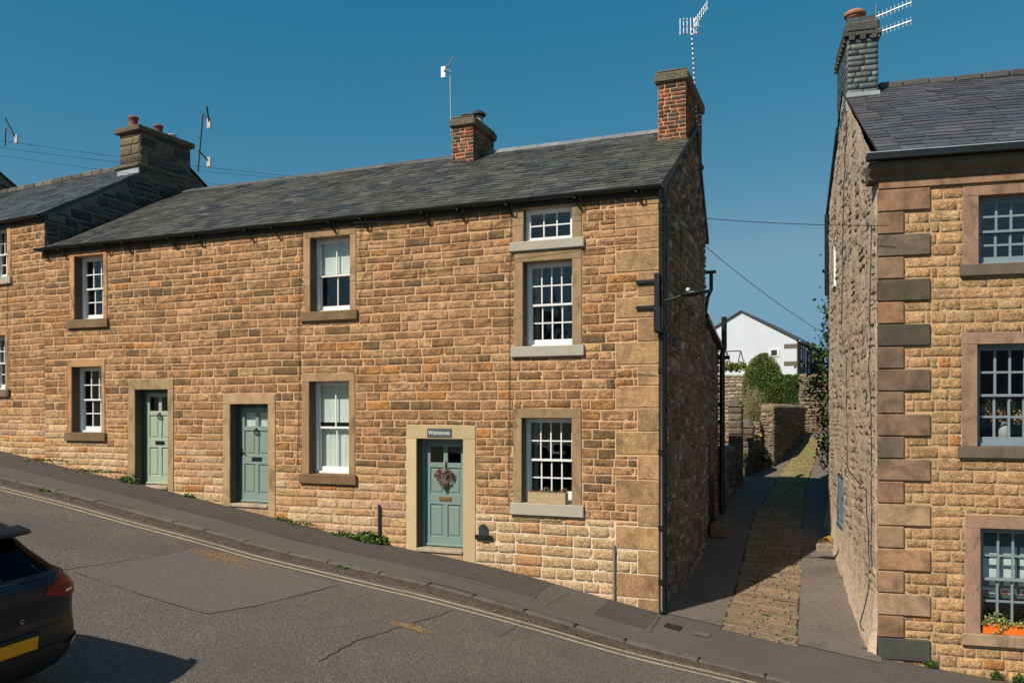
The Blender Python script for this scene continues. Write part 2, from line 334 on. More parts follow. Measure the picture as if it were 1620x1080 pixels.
def slates(mb, x0, x1, ya, za, yb, zb, rg, pal, row=.17, wd=(.2, .34), m=0, lift=.012, skew=None):
    # eaves line (ya, za) up to ridge line (yb, zb); slates run along x
    L_ = math.hypot(yb - ya, zb - za); dy, dz = (yb - ya) / L_, (zb - za) / L_
    ny, nz_ = -dz, dy
    if nz_ < 0: ny, nz_ = -ny, -nz_
    n = int(L_ / row)
    for i in range(n + 1):
        s0 = i * row; s1 = min(L_, s0 + row * 1.15)
        x = x0 - rg.uniform(0, .15)
        while x < x1:
            w_ = rg.uniform(*wd); a, b = max(x, x0), min(x + w_, x1)
            if b - a > .02:
                c = jit(rg.choice(pal), .22, rg); t0 = lift + rg.uniform(0, .008); t1 = .002 + rg.uniform(0, .003); e = rg.uniform(-.012, .012) - (.05 if rg.random() < .015 else 0); g = .003; tw = rg.uniform(-.004, .004)
                sag = lambda xx, ss: .034 * noise.noise(Vector((xx * .5, ss * .7, 4.4)))
                def q(xx, ss, t): t += sag(xx, ss); return (xx, ya + dy * ss + ny * t, za + dz * ss + nz_ * t)
                A = [q(a + g, s0 + e, t0 + tw), q(b - g, s0 + e, t0 - tw), q(b - g, s1, t1), q(a + g, s1, t1)]
                mb.face(A, c, m); B_ = [q(a + g, s0 + e, t0 - .011), q(b - g, s0 + e, t0 - .011)]
                mb.face([B_[0], B_[1], A[1], A[0]], tuple(k * .8 for k in c), m)
                mb.face([B_[1], q(b - g, s1, t1 - .011), A[2], A[1]], tuple(k * .8 for k in c), m)
            x += w_
TAN = (.50, .275, .132); TAN2 = (.56, .325, .165); ORG = (.54, .242, .078); DRK = (.21, .135, .072); BRN = (.38, .208, .098); PALE = (.66, .46, .265); PINK = (.50, .31, .20); YEL = (.60, .37, .175); GREY = (.12, .10, .075)
def surround(mb, x0, x1, z0, z1, jw, hh, depth, col, sill=True, front=.018, jr=None, base=None, m=0):
    jr = jr or jw
    zb = z0 if base is None else base
    for q0, q1 in ((x0 - .001, x0 + .004), (x1 - .004, x1 + .001)): mb.box(q0, q1, .012, depth - .02, zb + .001, z1 - .001, (.13, .092, .06), m)  # dark jamb linings: the shade of the reveal put into the colour
    mb.box(x0 - jw, x0, -front, depth, zb, z1, jit(col, .12), m, .006)
    mb.box(x1, x1 + jr, -front, depth, zb, z1, jit(col, .12), m, .006)
    mb.box(x0 - jw, x1 + jr, -front - .002, depth, z1, z1 + hh, jit(col, .12), m, .006)
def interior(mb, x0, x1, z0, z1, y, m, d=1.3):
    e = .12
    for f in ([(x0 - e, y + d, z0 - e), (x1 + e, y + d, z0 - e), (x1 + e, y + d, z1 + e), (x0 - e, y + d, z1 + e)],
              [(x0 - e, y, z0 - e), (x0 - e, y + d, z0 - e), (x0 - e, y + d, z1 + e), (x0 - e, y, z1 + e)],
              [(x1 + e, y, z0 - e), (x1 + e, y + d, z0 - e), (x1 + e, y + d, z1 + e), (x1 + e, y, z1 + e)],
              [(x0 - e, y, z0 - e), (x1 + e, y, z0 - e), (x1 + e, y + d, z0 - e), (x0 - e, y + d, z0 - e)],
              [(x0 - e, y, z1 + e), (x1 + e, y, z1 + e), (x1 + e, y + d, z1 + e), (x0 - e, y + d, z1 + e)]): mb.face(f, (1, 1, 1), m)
def pleats(mb, x0, x1, z0, z1, y, amp=.02, k=26, m=0):
    n = int((x1 - x0) * 70) + 4
    rows = [[(x0 + (x1 - x0) * i / n, y + amp * math.sin(i / n * (x1 - x0) * k * 2) * (.6 + .4 * math.sin(i * .7)), z) for i in range(n + 1)] for z in (z0, z1)]
    mb.grid(rows, (1, 1, 1), m, True)
def window(par, x0, x1, z0, z1, cols, rows, reveal=.19, fm=None, jw=.13, jr=None, hh=.16, sh=.17, so_=.08, scol=TAN, sillc=None, label=None, sillout=.065, bar=.022, single=False, curtain=None, smat=None, smat2=None):
    fm = fm or M_white; y = reveal; fb = .042
    f = MB()
    f.box(x0, x0 + fb, y, y + .12, z0, z1, bev=.004); f.box(x1 - fb, x1, y, y + .12, z0, z1, bev=.004); f.box(x0 + fb, x1 - fb, y, y + .12, z1 - fb, z1, bev=.004); f.box(x0 + fb, x1 - fb, y, y + .12, z0, z0 + .045, bev=.004)
    wo = f.build('window', fm, par)
    if label: wo['label'] = label
    zm = (z0 + z1) / 2; a, b = x0 + fb, x1 - fb
    specs = [(zm - .02, z1 - fb, y + .025, rows[0])] + ([] if single else [(z0 + .045, zm + .02, y + .065, rows[1])])
    if single: specs = [(z0 + .045, z1 - fb, y + .03, rows[0])]
    for i, (c, d, yy, nr) in enumerate(specs):
        s = MB(); st = .038; br = .085 if (i == 1 and not single) else .038
        s.box(a, a + st, yy, yy + .035, c, d, bev=.004); s.box(b - st, b, yy, yy + .035, c, d, bev=.004)
        s.box(a + st, b - st, yy, yy + .035, d - st, d, bev=.004); s.box(a + st, b - st, yy, yy + .035, c, c + br, bev=.004)
        for k in range(1, cols):
            xx = a + st + (b - a - 2 * st) * k / cols; s.box(xx - bar / 2, xx + bar / 2, yy + .003, yy + .032, c + br, d - st)
        for k in range(1, nr):
            zz = c + br + (d - st - c - br) * k / nr; s.box(a + st, b - st, yy + .005, yy + .030, zz - bar / 2, zz + bar / 2)
        s.build('sash', fm, wo)
        g = MB(); g.face([(a + .01, yy + .018, c + .01), (b - .01, yy + .018, c + .01), (b - .01, yy + .018, d - .01), (a + .01, yy + .018, d - .01)]); g.build('pane', M_glass, wo)
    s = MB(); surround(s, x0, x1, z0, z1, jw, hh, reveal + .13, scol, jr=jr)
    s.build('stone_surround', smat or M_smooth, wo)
    s = MB(); s.box(x0 - jw - so_ * .6, x1 + (jr or jw) + so_ * .6, -sillout, reveal + .12, z0 - sh, z0, sillc or jit(DRK, .1), 0, .01)
    s.build('sill', smat2 or M_smooth, wo)
    if curtain:
        s = MB()
        if curtain == 'split':
            s.face([(x0, y + .105, zm + .1), (x1, y + .105, zm + .1), (x1, y + .105, z1), (x0, y + .105, z1)]); pleats(s, x0, x1, z0, zm + .02, y + .135, .012)
            s.build('curtain', M_curtain, wo)
        elif curtain == 'blind':
            s.face([(x0, y + .105, zm), (x1, y + .105, zm), (x1, y + .105, z1), (x0, y + .105, z1)]); s.build('blind', M_curtain, wo)
        elif curtain == 'sides':
            pleats(s, x0, x0 + .16, z0, z1, y + .2, .03); s.build('curtain', M_greenfab, wo)
            s2 = MB(); pleats(s2, x1 - .05, x1 + .08, z0, z1, y + .2, .03); s2.build('curtain', M_greenfab, wo)
    return wo
def P2(x0, x1, y0, y1, yd=0):    # photo rectangle -> x0, x1, z0, z1 on the facade
    xm, ym = (x0 + x1) / 2, (y0 + y1) / 2
    return fac(x0, ym, yd).x, fac(x1, ym, yd).x, fac(xm, y1, yd).z, fac(xm, y0, yd).z
# ------------------------------------------------ ground, road, pavement, lane
def axis(lo, hi, fine0, fine1, st):
    a = []; x = fine0
    while x <= fine1: a.append(x); x += st
    s = st; x = fine1
    while x < hi: s *= 1.45; x += s; a.append(min(x, hi))
    s = st; x = fine0
    while x > lo: s *= 1.45; x -= s; a.insert(0, max(x, lo))
    return a
g = MB(); X = axis(-900, 900, -24, 12, .5); Y = axis(-900, 1500, -16, 24, .5)
def Gs(x, y): return G(x, y) - .035 - (.02 if -1.9 < y < .3 else 0)
g.grid([[(x, y, Gs(x, y)) for x in X] for y in Y], m=0, sm=True); struct('ground', g, M_ground)
def sheet(x0, x1, y0, y1, dz, st=.25, fx=None):
    nx = max(1, int((x1 - x0) / st)); ny = max(1, int((y1 - y0) / st)); r = []
    for j in range(ny + 1):
        y = y0 + (y1 - y0) * j / ny; row = []
        for i in range(nx + 1):
            x = x0 + (x1 - x0) * i / nx
            row.append((x, y, (fx(x, y) if fx else G(x, y)) + dz + .008 * noise.noise(Vector((x * .6, y * .6, 0)))))
        r.append(row)
    return r
def zroad(x, y): return zc(x) - .076 + .03 * math.exp(-((y + 5.5) / 2.2) ** 2) - .03 * math.exp(-((y + 1.9) / .35) ** 2) * 0
g = MB(); g.grid(sheet(-40, 26, -10.5, -1.78, 0, .25, zroad)); struct('road', g, M_tarmac)
def zpav(x, y): return zc(x) + .016 * y
g = MB(); g.grid(sheet(-40, -.05, -1.62, .06, 0, .2, zpav)); g.grid(sheet(-.05, 3.0, -1.62, .06, 0, .2, zpav)); g.grid(sheet(3.0, 26, -1.62, 3.4, 0, .2, lambda x, y: zc(x) + .016 * min(y, 0))); struct('pavement', g, M_pave)
def zalley(x, y): return G(x, y) + (.016 * 0)
g = MB(); g.grid(sheet(-.06, 3.25, .06, 17.5, .0, .2, lambda x, y: G(x, y) + .006)); struct('lane', g, M_alley)
g = MB(); rws = []
for i in range(330):
    x = -36 + i * .2; e_ = -.98 + .015 * noise.noise(Vector((x * 1.1, 0, 6)))
    if -1.75 < x < -.95: continue
    if x > .1: break
    rws.append([(x, y_, zpav(x, y_) + .008 * noise.noise(Vector((x * .6, y_ * .6, 0))) + .004) for y_ in (e_, -.6, -.3, .06)])
    if -1.76 > x > -1.96: g.grid(rws); rws = []
g.grid(rws); struct('pavement_patch', g, mat('dark_pavement_tarmac', (.088, .078, .068), .92, n1=(14, .22), n2=(60, .34), bump=(80, .9, .01), stain=(.9, .48, .62, (.07, .062, .054), .5), spec=.2))
# kerb stones, almost flush
g = MB(); x = -40; rg = random.Random(3)
while x < 26:
    l_ = rg.uniform(.7, 1.1); h = rg.uniform(-.006, .006)
    T = lambda p, x=x, l_=l_, h=h: (p[0], p[1], p[2] + zc(x) + (zc(x + l_) - zc(x)) * (p[0] - x) / l_ + h)
    g.box(x + .006, x + l_ - .006, -1.775, -1.615, -.13, -.022, jit((1, 1, 1), .2, rg), 0, .02, T); x += l_
struct('kerb', g, M_kerb)
# gutter grit along the kerb
g = MB(); rws = []
for i in range(540):
    x = -30 + i * .1; n_ = noise.noise(Vector((x * 1.3, 1, 1))) * .06 + noise.noise(Vector((x * 6, 4, 1))) * .035
    rws.append([(x, y, zroad(x, y) + .008 * noise.noise(Vector((x * .6, y * .6, 0))) + .0035) for y in (-1.78, -1.84, -1.9, -2.02 - n_)]); a_ = rws[-1][0]; rws[-1][0] = (a_[0], a_[1], zc(x) - .036 + n_ * .1); a_ = rws[-1][1]; rws[-1][1] = (a_[0], a_[1], a_[2] + .018)
g.grid(rws); struct('gutter_dirt', g, mat('gutter_soil', (.095, .074, .054), 1, n1=(5, .35), n2=(50, .45), bump=(50, 1, .02), spec=.1))
# double yellow lines
def ribbon(pts, wd, dz, zf, jx=0):
    rows = []
    for i, p in enumerate(pts):
        d = Vector(pts[min(i + 1, len(pts) - 1)]) - Vector(pts[max(0, i - 1)]); n = Vector((-d.y, d.x)).normalized() * wd / 2
        j = rnd.uniform(-jx, jx); q = rnd.uniform(-jx, jx)
        a = (p[0] + n.x * (1 + j), p[1] + n.y * (1 + j)); b = (p[0] - n.x * (1 + q), p[1] - n.y * (1 + q))
        rows.append([(a[0], a[1], zf(*a) + dz), (b[0], b[1], zf(*b) + dz)])
    return rows
zr = lambda x, y: zroad(x, y) + .008 * noise.noise(Vector((x * .6, y * .6, 0)))
YL = [(-40, -2.2), (-16, -2.22), (-12, -2.22), (-8.7, -2.22), (-6, -2.16), (-4.4, -2.24), (-2.5, -2.2), (-.8, -2.08), (1.9, -1.93 - .02), (5, -1.99), (26, -2.0)]
def yl(x): return sum(interp(x + d, YL) for d in (-1, -.5, 0, .5, 1)) / 5
for k, nm in ((0.0, 0), (-.17, 1)):
    g = MB(); pts = [(-40 + i * .25, yl(-40 + i * .25) + k) for i in range(265)]
    g.grid(ribbon(pts, .052, .006, zr, .14)); o = struct('yellow_line', g, M_yellow)
def crackline(mb, px, wd=.02, zf=zr, ground=None, dz=.005, w2=.018):
    P = [gp(*p) for p in px]; out = []
    for a, b in zip(P, P[1:]):
        n = max(2, int((b - a).length / .12))
        for i in range(n): q = a.lerp(b, i / n); out.append((q.x + rnd.uniform(-w2, w2), q.y + rnd.uniform(-w2, w2)))
    out.append((P[-1].x, P[-1].y))
    mb.grid(ribbon(out, wd * .5, dz, zf, .5))
g = MB()
for c, wd in (([(95, 905), (150, 897), (210, 887), (260, 879), (310, 866)], .022), ([(115, 908), (180, 928), (240, 950), (300, 968), (330, 975), (400, 962)], .028), ([(400, 962), (470, 945), (535, 925)], .02),
          ([(505, 1050), (540, 1030), (562, 1018), (600, 1005), (640, 992), (720, 965)], .022), ([(790, 1008), (830, 985), (850, 978)], .014), ([(0, 795), (30, 793)], .02)):
    crackline(g, c, wd)
struct('road_crack', g, M_crack)
g = MB()
for c, wd in (([(845, 945), (870, 925), (882, 915)], .016), ([(1028, 1000), (1045, 975)], .014), ([(400, 838), (520, 865), (660, 900), (760, 925), (850, 947), (960, 968)], .012), ([(860, 960), (900, 938)], .012)):
    crackline(g, c, wd, zpav, dz=.012)
struct('pavement_crack', g, M_crack)
def patch(name, px, m_, zf=zr, dz=.004, n=1):
    P = [gp(*p) for p in px]; c = sum(P, Vector()) / len(P); mb = MB(); rows = []
    K = 48; ring = []
    for a, b in zip(P, P[1:] + P[:1]):
        for i in range(6): ring.append(a.lerp(b, i / 6))
    for f in (0.02, .35, .7, 1):
        rows.append([(lambda x, y: (x, y, zf(x, y) + dz))(c.x + (p.x - c.x) * f * (1 + (.05 * noise.noise(p * 3) if f == 1 else 0)), c.y + (p.y - c.y) * f) for p in ring])
    mb.grid(rows, closed=True); return struct(name, mb, m_)
patch('tarmac_patch', [(330, 975), (115, 908), (310, 866), (400, 885), (535, 925), (400, 962)], M_patch)
def sandy(px, py, rx, ry, n, name='sandy_grit'):
    c = gp(px, py); rg = random.Random(px); mb = MB()
    for i in range(n):
        x = c.x + rg.gauss(0, rx); y = c.y + rg.gauss(0, ry) + (x - c.x) * .0; s_ = rg.uniform(.006, .018); z = zr(x, y) + .004; a = rg.uniform(0, 6)
        mb.face([(x + s_ * math.cos(a + k * 1.57), y + s_ * math.sin(a + k * 1.57), z + (.002 if k else .004)) for k in range(4)], jit((.36, .215, .115), .3, rg))
    return struct(name, mb, M_any, 'stuff')
sandy(352, 882, .36, .12, 1500); sandy(649, 993, .13, .05, 420)
patch('tarmac_patch', [(1055, 985), (1080, 991), (1075, 998), (1050, 991)], M_crack, zpav, .012)
patch('tarmac_patch', [(1098, 998), (1125, 1003), (1120, 1009), (1094, 1003)], M_patch, zpav, .012)
# stone setts up the middle of the lane
g = MB(); rg = random.Random(11); y = -.12
while y < 15.5:
    d = rg.uniform(.10, .15)
    xl = .98 - .03 * max(0, min(y, 6)) + max(0, y - 7) * .09 + rg.uniform(-.04, .04); xr = 2.08 - .025 * min(y, 8) + max(0, y - 10) * .05 + rg.uniform(-.03, .03)
    x = xl
    while x < xr - .05:
        w_ = rg.uniform(.28, .6); x2 = min(xr, x + w_)
        if xr - x2 < .1: x2 = xr
        pal = rg.choice([(.29, .205, .135), (.26, .185, .12), (.31, .215, .13), (.23, .17, .11), (.27, .20, .12)]) if y + rg.uniform(-1.5, 1.5) < 9.3 else rg.choice([(.27, .235, .10), (.25, .22, .09), (.28, .23, .12), (.22, .21, .08)])
        h = .020 + rg.uniform(-.004, .006)
        T = lambda p: (p[0], p[1], p[2] + G(p[0], p[1]))
        g.box(x + .004, x2 - .004, y + .007, y + d - .007, -.03, h, jit(pal, .1, rg), 0, .012, T); x = x2
    y += d
struct('setts', g, M_stone)
g = MB(); g.grid([[(x, y, G(x, y) + .012) for x in (.98 - .03 * max(0, min(y, 6)) + max(0, y - 7) * .09 - .01, 1.5, 2.08 - .025 * min(y, 8) + max(0, y - 10) * .05)] for y in [-.12 + .25 * i for i in range(63)]]); struct('mossy_joints', g, M_moss)
# ------------------------------------------------ the cottage row
XL = -13.62; EZ = 3.56; RY = 3.54; RZ = 5.62; SL = (RZ - EZ) / RY
row = thing('cottage_row', 'long sandstone cottage row with three green doors and one continuous dark slate roof', 'house', (0, 0, zc(0)))
W1 = P2(118, 164, 404, 505); W2 = P2(114, 161, 580, 684); D1 = P2(214, 266, 616, 768); D2 = P2(364.5, 424.5, 639, 797); W3 = P2(491, 554, 374, 492); W4 = P2(489.5, 552.5, 603, 750)
D3 = P2(659.3, 733, 694, 868); W5 = P2(828.5, 905.5, 327, 380); W6 = P2(827.5, 905.5, 412, 547); W7 = P2(825.5, 905, 661, 796.5)
SP = {  # left jamb, right jamb, head, sill height
 'W1': (W1, .14, .11, .04, .19), 'W2': (W2, .12, .10, .16, .18), 'W3': (W3, .15, .13, .11, .18), 'W4': (W4, .16, .13, .15, .18), 'W5': (W5, .19, .165, .0, .16), 'W6': (W6, .16, .165, .16, .18), 'W7': (W7, .15, .165, .16, .2)}
DP = {'D1': (D1, .18, .15, .22), 'D2': (D2, .18, .17, .19), 'D3': (D3, .205, .235, .24)}
holes = [(w_[0] - a, w_[1] + b, w_[2] - s, w_[3] + max(h, .01)) for (w_, a, b, h, s) in SP.values()] + [(w_[0] - a, w_[1] + b, w_[2] - .35, w_[3] + h) for (w_, a, b, h) in DP.values()]
opens = [w_ for (w_, *_) in SP.values()] + [w_ for (w_, *_) in DP.values()]
FR = ((0, 0), (1, 0), (0, -1))
rg = random.Random(21); pz_ = fac(900, 820).z
def facade_col(u, z, w_):
    h = z - zc(u); n = noise.noise(Vector((u * .55, z * .9, 2.2)))
    r = rg.random()
    if z < pz_ and u > -3.3: pal = [(YEL, 3), (PALE, 6), (TAN2, 2), (ORG, .5)]
    elif h < .85 + .5 * n: pal = [(PALE, 5), (YEL, 3), (TAN2, 3), (PINK, 1.6), (ORG, .6)]
    elif h < 1.3 + .5 * n: pal = [(TAN2, 4), (YEL, 3), (ORG, 1.3), (TAN, 3), (BRN, 1), (PALE, 1)]
    else: pal = [(TAN, 5), (BRN, 3.2 + 4 * max(0, n)), (DRK, .9 + 2.5 * max(0, n)), (ORG, .9), (TAN2, 2.6 - 2 * n), (YEL, .5)]
    t = sum(p[1] for p in pal); r *= t
    for c, k in pal:
        r -= k
        if r <= 0: break
    return jit(c, .11, rg)
def fsoot(u, z): h = z - zc(u); return (.12 if z < pz_ and u > -3.3 else min(1, max(.15, (h - .3) / 1.2)) * (.8 + .25 * max(0, (z - 3.1) * 2) + .3 * noise.noise(Vector((u * .5, z * .7, 8)))))
# corner stones at the lane end
QH = []; z = -3.35; k = 0
while z < EZ - .16:
    h = rg.uniform(.34, .41); QH.append((z, min(z + h, EZ - .16), .70 if k % 2 else .34)); z += h; k += 1
qholes = [(-w_, .05, a, b) for a, b, w_ in QH]
mb = MB()
wallplane(mb, FR, XL, 0, -4.2, EZ, opens, 1)
pz_ = fac(900, 820).z
wallplane(mb, FR, D3[1] + DP['D3'][2] - .02, -.02, -4, pz_, [], 4, .0012)
masonry(mb, FR, XL, 0, -3.6, EZ - .03, holes + qholes + [(D3[1] + DP['D3'][2] + .01, .1, -5, pz_)], facade_col, rg, ch=(.125, .178), lw=(.24, .62), joint=.0175, cell=.055, soot=fsoot, low=lambda u: zc(u) - .1)
for a, b, w_ in QH:
    mb.box(-w_ + .008, .012, -.013, .2, a + .008, b - .008, jit(rg.choice([(.44, .265, .135), (.41, .25, .125), (.36, .215, .11), (.43, .25, .13)]), .12, rg), 2, .01)
ux = D3[1] + DP['D3'][2] + .01
masonry(mb, FR, ux, -.34, pz_ - 1.95, pz_, qholes, lambda u, z, w_: jit(rg.choice([(.60, .41, .225), (.62, .43, .25), (.56, .37, .19), (.60, .42, .24), (.58, .40, .22), (.54, .30, .135)]), .06, rg), rg, ch=(.178, .192), lw=(.3, .56), joint=.014, wave=.004, proud=.005, rough=.0035, low=lambda u: zc(u) - .15, split=0)
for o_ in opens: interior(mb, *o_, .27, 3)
mb.box(XL, 0, .28, .3, -4, -3.9, (1, 1, 1), 3)
mb.build('wall', [M_stone, M_mortar, mat('sooty_corner_stone', (1, 1, 1), .88, attr=True, n1=(8, .22), n2=(34, .35), bump=(40, .8, .015), stain=(3, .46, .70, (.10, .072, .045), .65), spec=.2), M_dark_in, mat('fresh_pale_mortar', (.72, .58, .42), .95, n1=(1.3, .1), n2=(40, .1), bump=(80, .3, .01), spec=.1)], row)
# lane side gable and the rear
BY = 4.75; BZ = 3.95
def gtop(u): return (EZ + SL * u - .02) if u < RY else (RZ - (RZ - BZ) * (u - RY) / (BY - RY) - .02)
mb = MB(); GF = ((0, 0), (0, 1), (1, 0)); gpal = [(.15, .135, .11), (.19, .165, .13), (.23, .195, .14), (.12, .11, .095), (.24, .185, .12), (.20, .19, .165), (.34, .31, .26)]
rubble(mb, GF, 0.2, BY, -3.5, RZ, gtop, None, gpal, rg)
rubble(mb, GF, 0, .22, -3.5, EZ - .05, None, None, gpal, rg, s=(.2, .22))
for a, b in [(i * .25, (i + 1) * .25) for i in range(19)]:
    mb.face([(0, a, -4.2), (0, b, -4.2), (0, b, gtop(b)), (0, a, gtop(a))], (1, 1, 1), 1)
mb.face([(0, BY, -4.2), (XL, BY, -4.2), (XL, BY, BZ), (0, BY, BZ)], (1, 1, 1), 1)
mb.build('gable_wall', [M_stone, M_rubble_m], row)
# roof
rg = random.Random(5); mb = MB(); pal = [(.050, .054, .052), (.066, .068, .062), (.038, .043, .043), (.084, .082, .070), (.060, .056, .048), (.10, .096, .082), (.046, .053, .053)]
ey = -.13; ez = EZ + SL * ey + .05
slates(mb, XL, .06, ey, ez, RY, RZ + .05, rg, pal)
mb.face([(XL, ey, ez - .01), (.05, ey, ez - .01), (.05, RY, RZ + .04), (XL, RY, RZ + .04)], (.03, .03, .03))
mb.face([(XL, RY, RZ + .05), (.05, RY, RZ + .05), (.05, BY + .3, BZ - .3), (XL, BY + .3, BZ - .3)], (.06, .06, .06))
mb.face([(XL, RY, RZ + .0), (.05, RY, RZ + .0), (.05, BY + .3, BZ - .35), (XL, BY + .3, BZ - .35)], (.06, .06, .06))
for (ya, za, yb, zb) in ((ey, ez, RY, RZ + .05), (RY, RZ + .05, BY + .3, BZ - .3)):
    mb.face([(.061, ya, za), (.061, yb, zb), (.061, yb, zb - .07), (.061, ya, za - .07)], (.05, .05, .05))
mb.build('roof', M_slate, row)
mb = MB(); x = XL; split_done = False
while x < -.55:
    if x > -4.7 and not split_done: mb.build('ridge_tiles', M_slate2, row)['label'] = 'darker worn ridge tiles left of the middle chimney'; mb = MB(); split_done = True
    l_ = .47; c = jit((.24, .24, .235) if x > -4.7 else (.12, .11, .095), .2, rg); h = RZ + .085 + rg.uniform(-.006, .006); x2 = min(x + l_, -.5)
    if not (-5.1 < x + .2 < -4.5):
        mb.face([(x + .006, RY - .19, RZ - .03), (x2 - .006, RY - .19, RZ - .03), (x2 - .006, RY, h), (x + .006, RY, h)], c); mb.face([(x + .006, RY, h), (x2 - .006, RY, h), (x2 - .006, RY + .18, RZ - .1), (x + .006, RY + .18, RZ - .1)], c)
        mb.face([(x + .006, RY - .19, RZ - .05), (x2 - .006, RY - .19, RZ - .05), (x2 - .006, RY - .19, RZ - .03), (x + .006, RY - .19, RZ - .03)], c)
        mb.face([(x2 - .006, RY - .19, RZ - .03), (x2 - .006, RY + .18, RZ - .1), (x2 - .006, RY, h)], c); mb.face([(x + .006, RY - .19, RZ - .03), (x + .006, RY + .18, RZ - .1), (x + .006, RY, h)], c)
    x += l_
mb.build('ridge_tiles', M_slate2, row)
# eaves timber, gutter and its brackets
mb = MB(); mb.box(XL, .04, -.05, .1, EZ - .13, EZ + .04, (1, 1, 1), 0, .004); mb.build('eaves_board', M_wood, row)
def gutter(par, x0, x1, y, z, r=.062, name='gutter', m_=None):
    mb = MB(); n = 9; rows = []
    for x in (x0, x1): rows.append([(x, y + r * math.cos(math.pi + math.pi * k / n), z + r * math.sin(math.pi + math.pi * k / n)) for k in range(n + 1)])
    rows2 = [[(p[0], y + (p[1] - y) * .88, z + (p[2] - z) * .88) for p in rr] for rr in rows]
    mb.grid(rows, m=0, sm=True); mb.grid(rows2, m=0, sm=True)
    for k in (0, -1): mb.face([rows[0][k], rows[1][k], rows2[1][k], rows2[0][k]])
    for e in (0, 1): mb.face(rows[e])
    return mb.build(name, m_ or M_black, par)
gut = gutter(row, XL - .12, .08, -.12, EZ + .005)
for px, py in ((74, 411), (103, 410), (171, 397), (204, 394), (276, 386), (317, 383), (397, 375), (438.5, 371), (527.6, 359), (578, 354), (674, 344), (730, 340), (807, 332), (914, 318), (1010, 313)):
    x = fac(px, 380).x; mb = MB()
    mb.tube([(x, -.02, EZ - .0), (x, -.03, EZ - .1), (x + .0, -.035, EZ - .17), (x + .045, -.075, EZ - .215), (x + .09, -.11, EZ - .17), (x + .08, -.13, EZ - .06)], .012, n=6); mb.box(x - .02, x + .02, -.19, -.03, EZ - .09, EZ - .07)
    mb.build('gutter_bracket', M_black, row)
# downpipe round the corner
mb = MB(); zb = zc(0) - .02
mb.tube([(.06, -.1, EZ - .05), (.07, -.04, EZ - .2), (.055, .0, EZ - .32), (.055, .0, zb + .08), (.08, -.06, zb + .02)], .05, n=10)
for z in (EZ - .35, 1.9, .6, -.7, -1.9, -2.75): mb.tube([(.055, .0, z), (.055, .0, z + .09)], .062, n=10)
for z in (1.3, -.1, -1.5): mb.box(.0, .12, -.03, .07, z, z + .03)
mb.build('downpipe', M_black, row)
mb = MB(); mb.tube([(.06, .2, EZ - .1), (.06, .2, 1.3), (.06, .2, -3.2)], .04, n=8)
for z in (2.4, 1.2, 0, -1.2, -2.4): mb.box(0, .11, .15, .25, z, z + .04)
mb.build('conduit', M_black, row)
# chimneys
def brick_stack(par, x0, x1, y0, y1, z0, z1, label, caph=.22, capo=.06, pal=((.27, .078, .042), (.31, .095, .05), (.2, .07, .045), (.09, .07, .055), (.3, .13, .075), (.13, .07, .045)), seed=1, ch=(.072, .078), lw=(.2, .225)):
    rg = random.Random(seed); mb = MB(); cf = lambda u, z, w_: jit(rg.choice(pal), .2, rg)
    mb.box(x0 + .002, x1 - .002, y0 + .002, y1 - .002, z0, z1, (1, 1, 1), 1)
    for O, U, N, L_ in (((x0, y0), (1, 0), (0, -1), x1 - x0), ((x1, y0), (0, 1), (1, 0), y1 - y0), ((x0, y1), (0, -1), (-1, 0), y1 - y0)):
        masonry(mb, (O, U, N), 0, L_, z0, z1 - caph, [], cf, rg, ch=ch, lw=lw, joint=.011, proud=.006, rough=.003, wave=0, split=0)
    c = mb.build('chimney', [M_brick, M_mortar], par)
    if label: c['label'] = label
    mb = MB(); k = (.17, .145, .10)
    mb.box(x0 - capo, x1 + capo, y0 - capo, y1 + capo, z1 - caph, z1 - .05, k, 0, .03); mb.box(x0 - capo * .4, x1 + capo * .4, y0 - capo * .4, y1 + capo * .4, z1 - .05, z1, k, 0, .02)
    mb.build('cap', M_stone, c)
    mb = MB(); mb.box(x0 - .05, x1 + .05, y0 - .05, y1 + .02, z0 + .17, z0 + .25, (.12, .11, .07), 0, .02)
    mb.build('band', M_stone, c)
    mb = MB(); mb.box(x0 - .02, x1 + .02, y0 - .035, y0, z0 - .06, z0 + .15, bev=.005); mb.build('flashing', M_lead, c)
    return c
def pot(par, x, y, z, r, h, col, name='chimney_pot', mt=None):
    mb = MB(); mb.lathe((x, y, z), [(r * 1.05, 0), (r * .95, .03), (r * .9, h * .5), (r * .93, h * .8), (r * 1.1, h * .84), (r * 1.1, h * .93), (r * .98, h), (r * .75, h), (r * .7, h * .8)], col); return mb.build(name, mt or M_terra, par)
ch1 = brick_stack(row, -5.03, -4.54, 2.85, 3.98, 4.98, 6.27, 'red brick stack in the middle of the ridge with a steel flue', seed=31)
pot(ch1, -4.79, 3.15, 6.25, .15, .13, (.16, .12, .08))
mb = MB(); mb.lathe((-4.78, 3.66, 6.25), [(.1, 0), (.1, .27), (.075, .27), (.075, .3)], (.45, .36, .3)); mb.lathe((-4.78, 3.66, 6.55), [(.17, 0), (.175, .02), (.12, .08), (.02, .1)], (.03, .03, .03))
for a in range(4): mb.tube([(-4.78 + .09 * math.cos(a * 1.57), 3.66 + .09 * math.sin(a * 1.57), 6.5), (-4.78 + .12 * math.cos(a * 1.57), 3.66 + .12 * math.sin(a * 1.57), 6.56)], .01, (.03, .03, .03), n=5)
mb.build('flue', M_any, ch1)
ch2 = brick_stack(row, -.52, .0, 2.46, 4.38, 4.85, 6.42, 'tall red brick stack on the gable by the lane', seed=33, caph=.24)
pot(ch2, -.25, 2.9, 6.38, .15, .12, (.42, .17, .09)); pot(ch2, -.25, 3.8, 6.38, .13, .1, (.42, .17, .09))
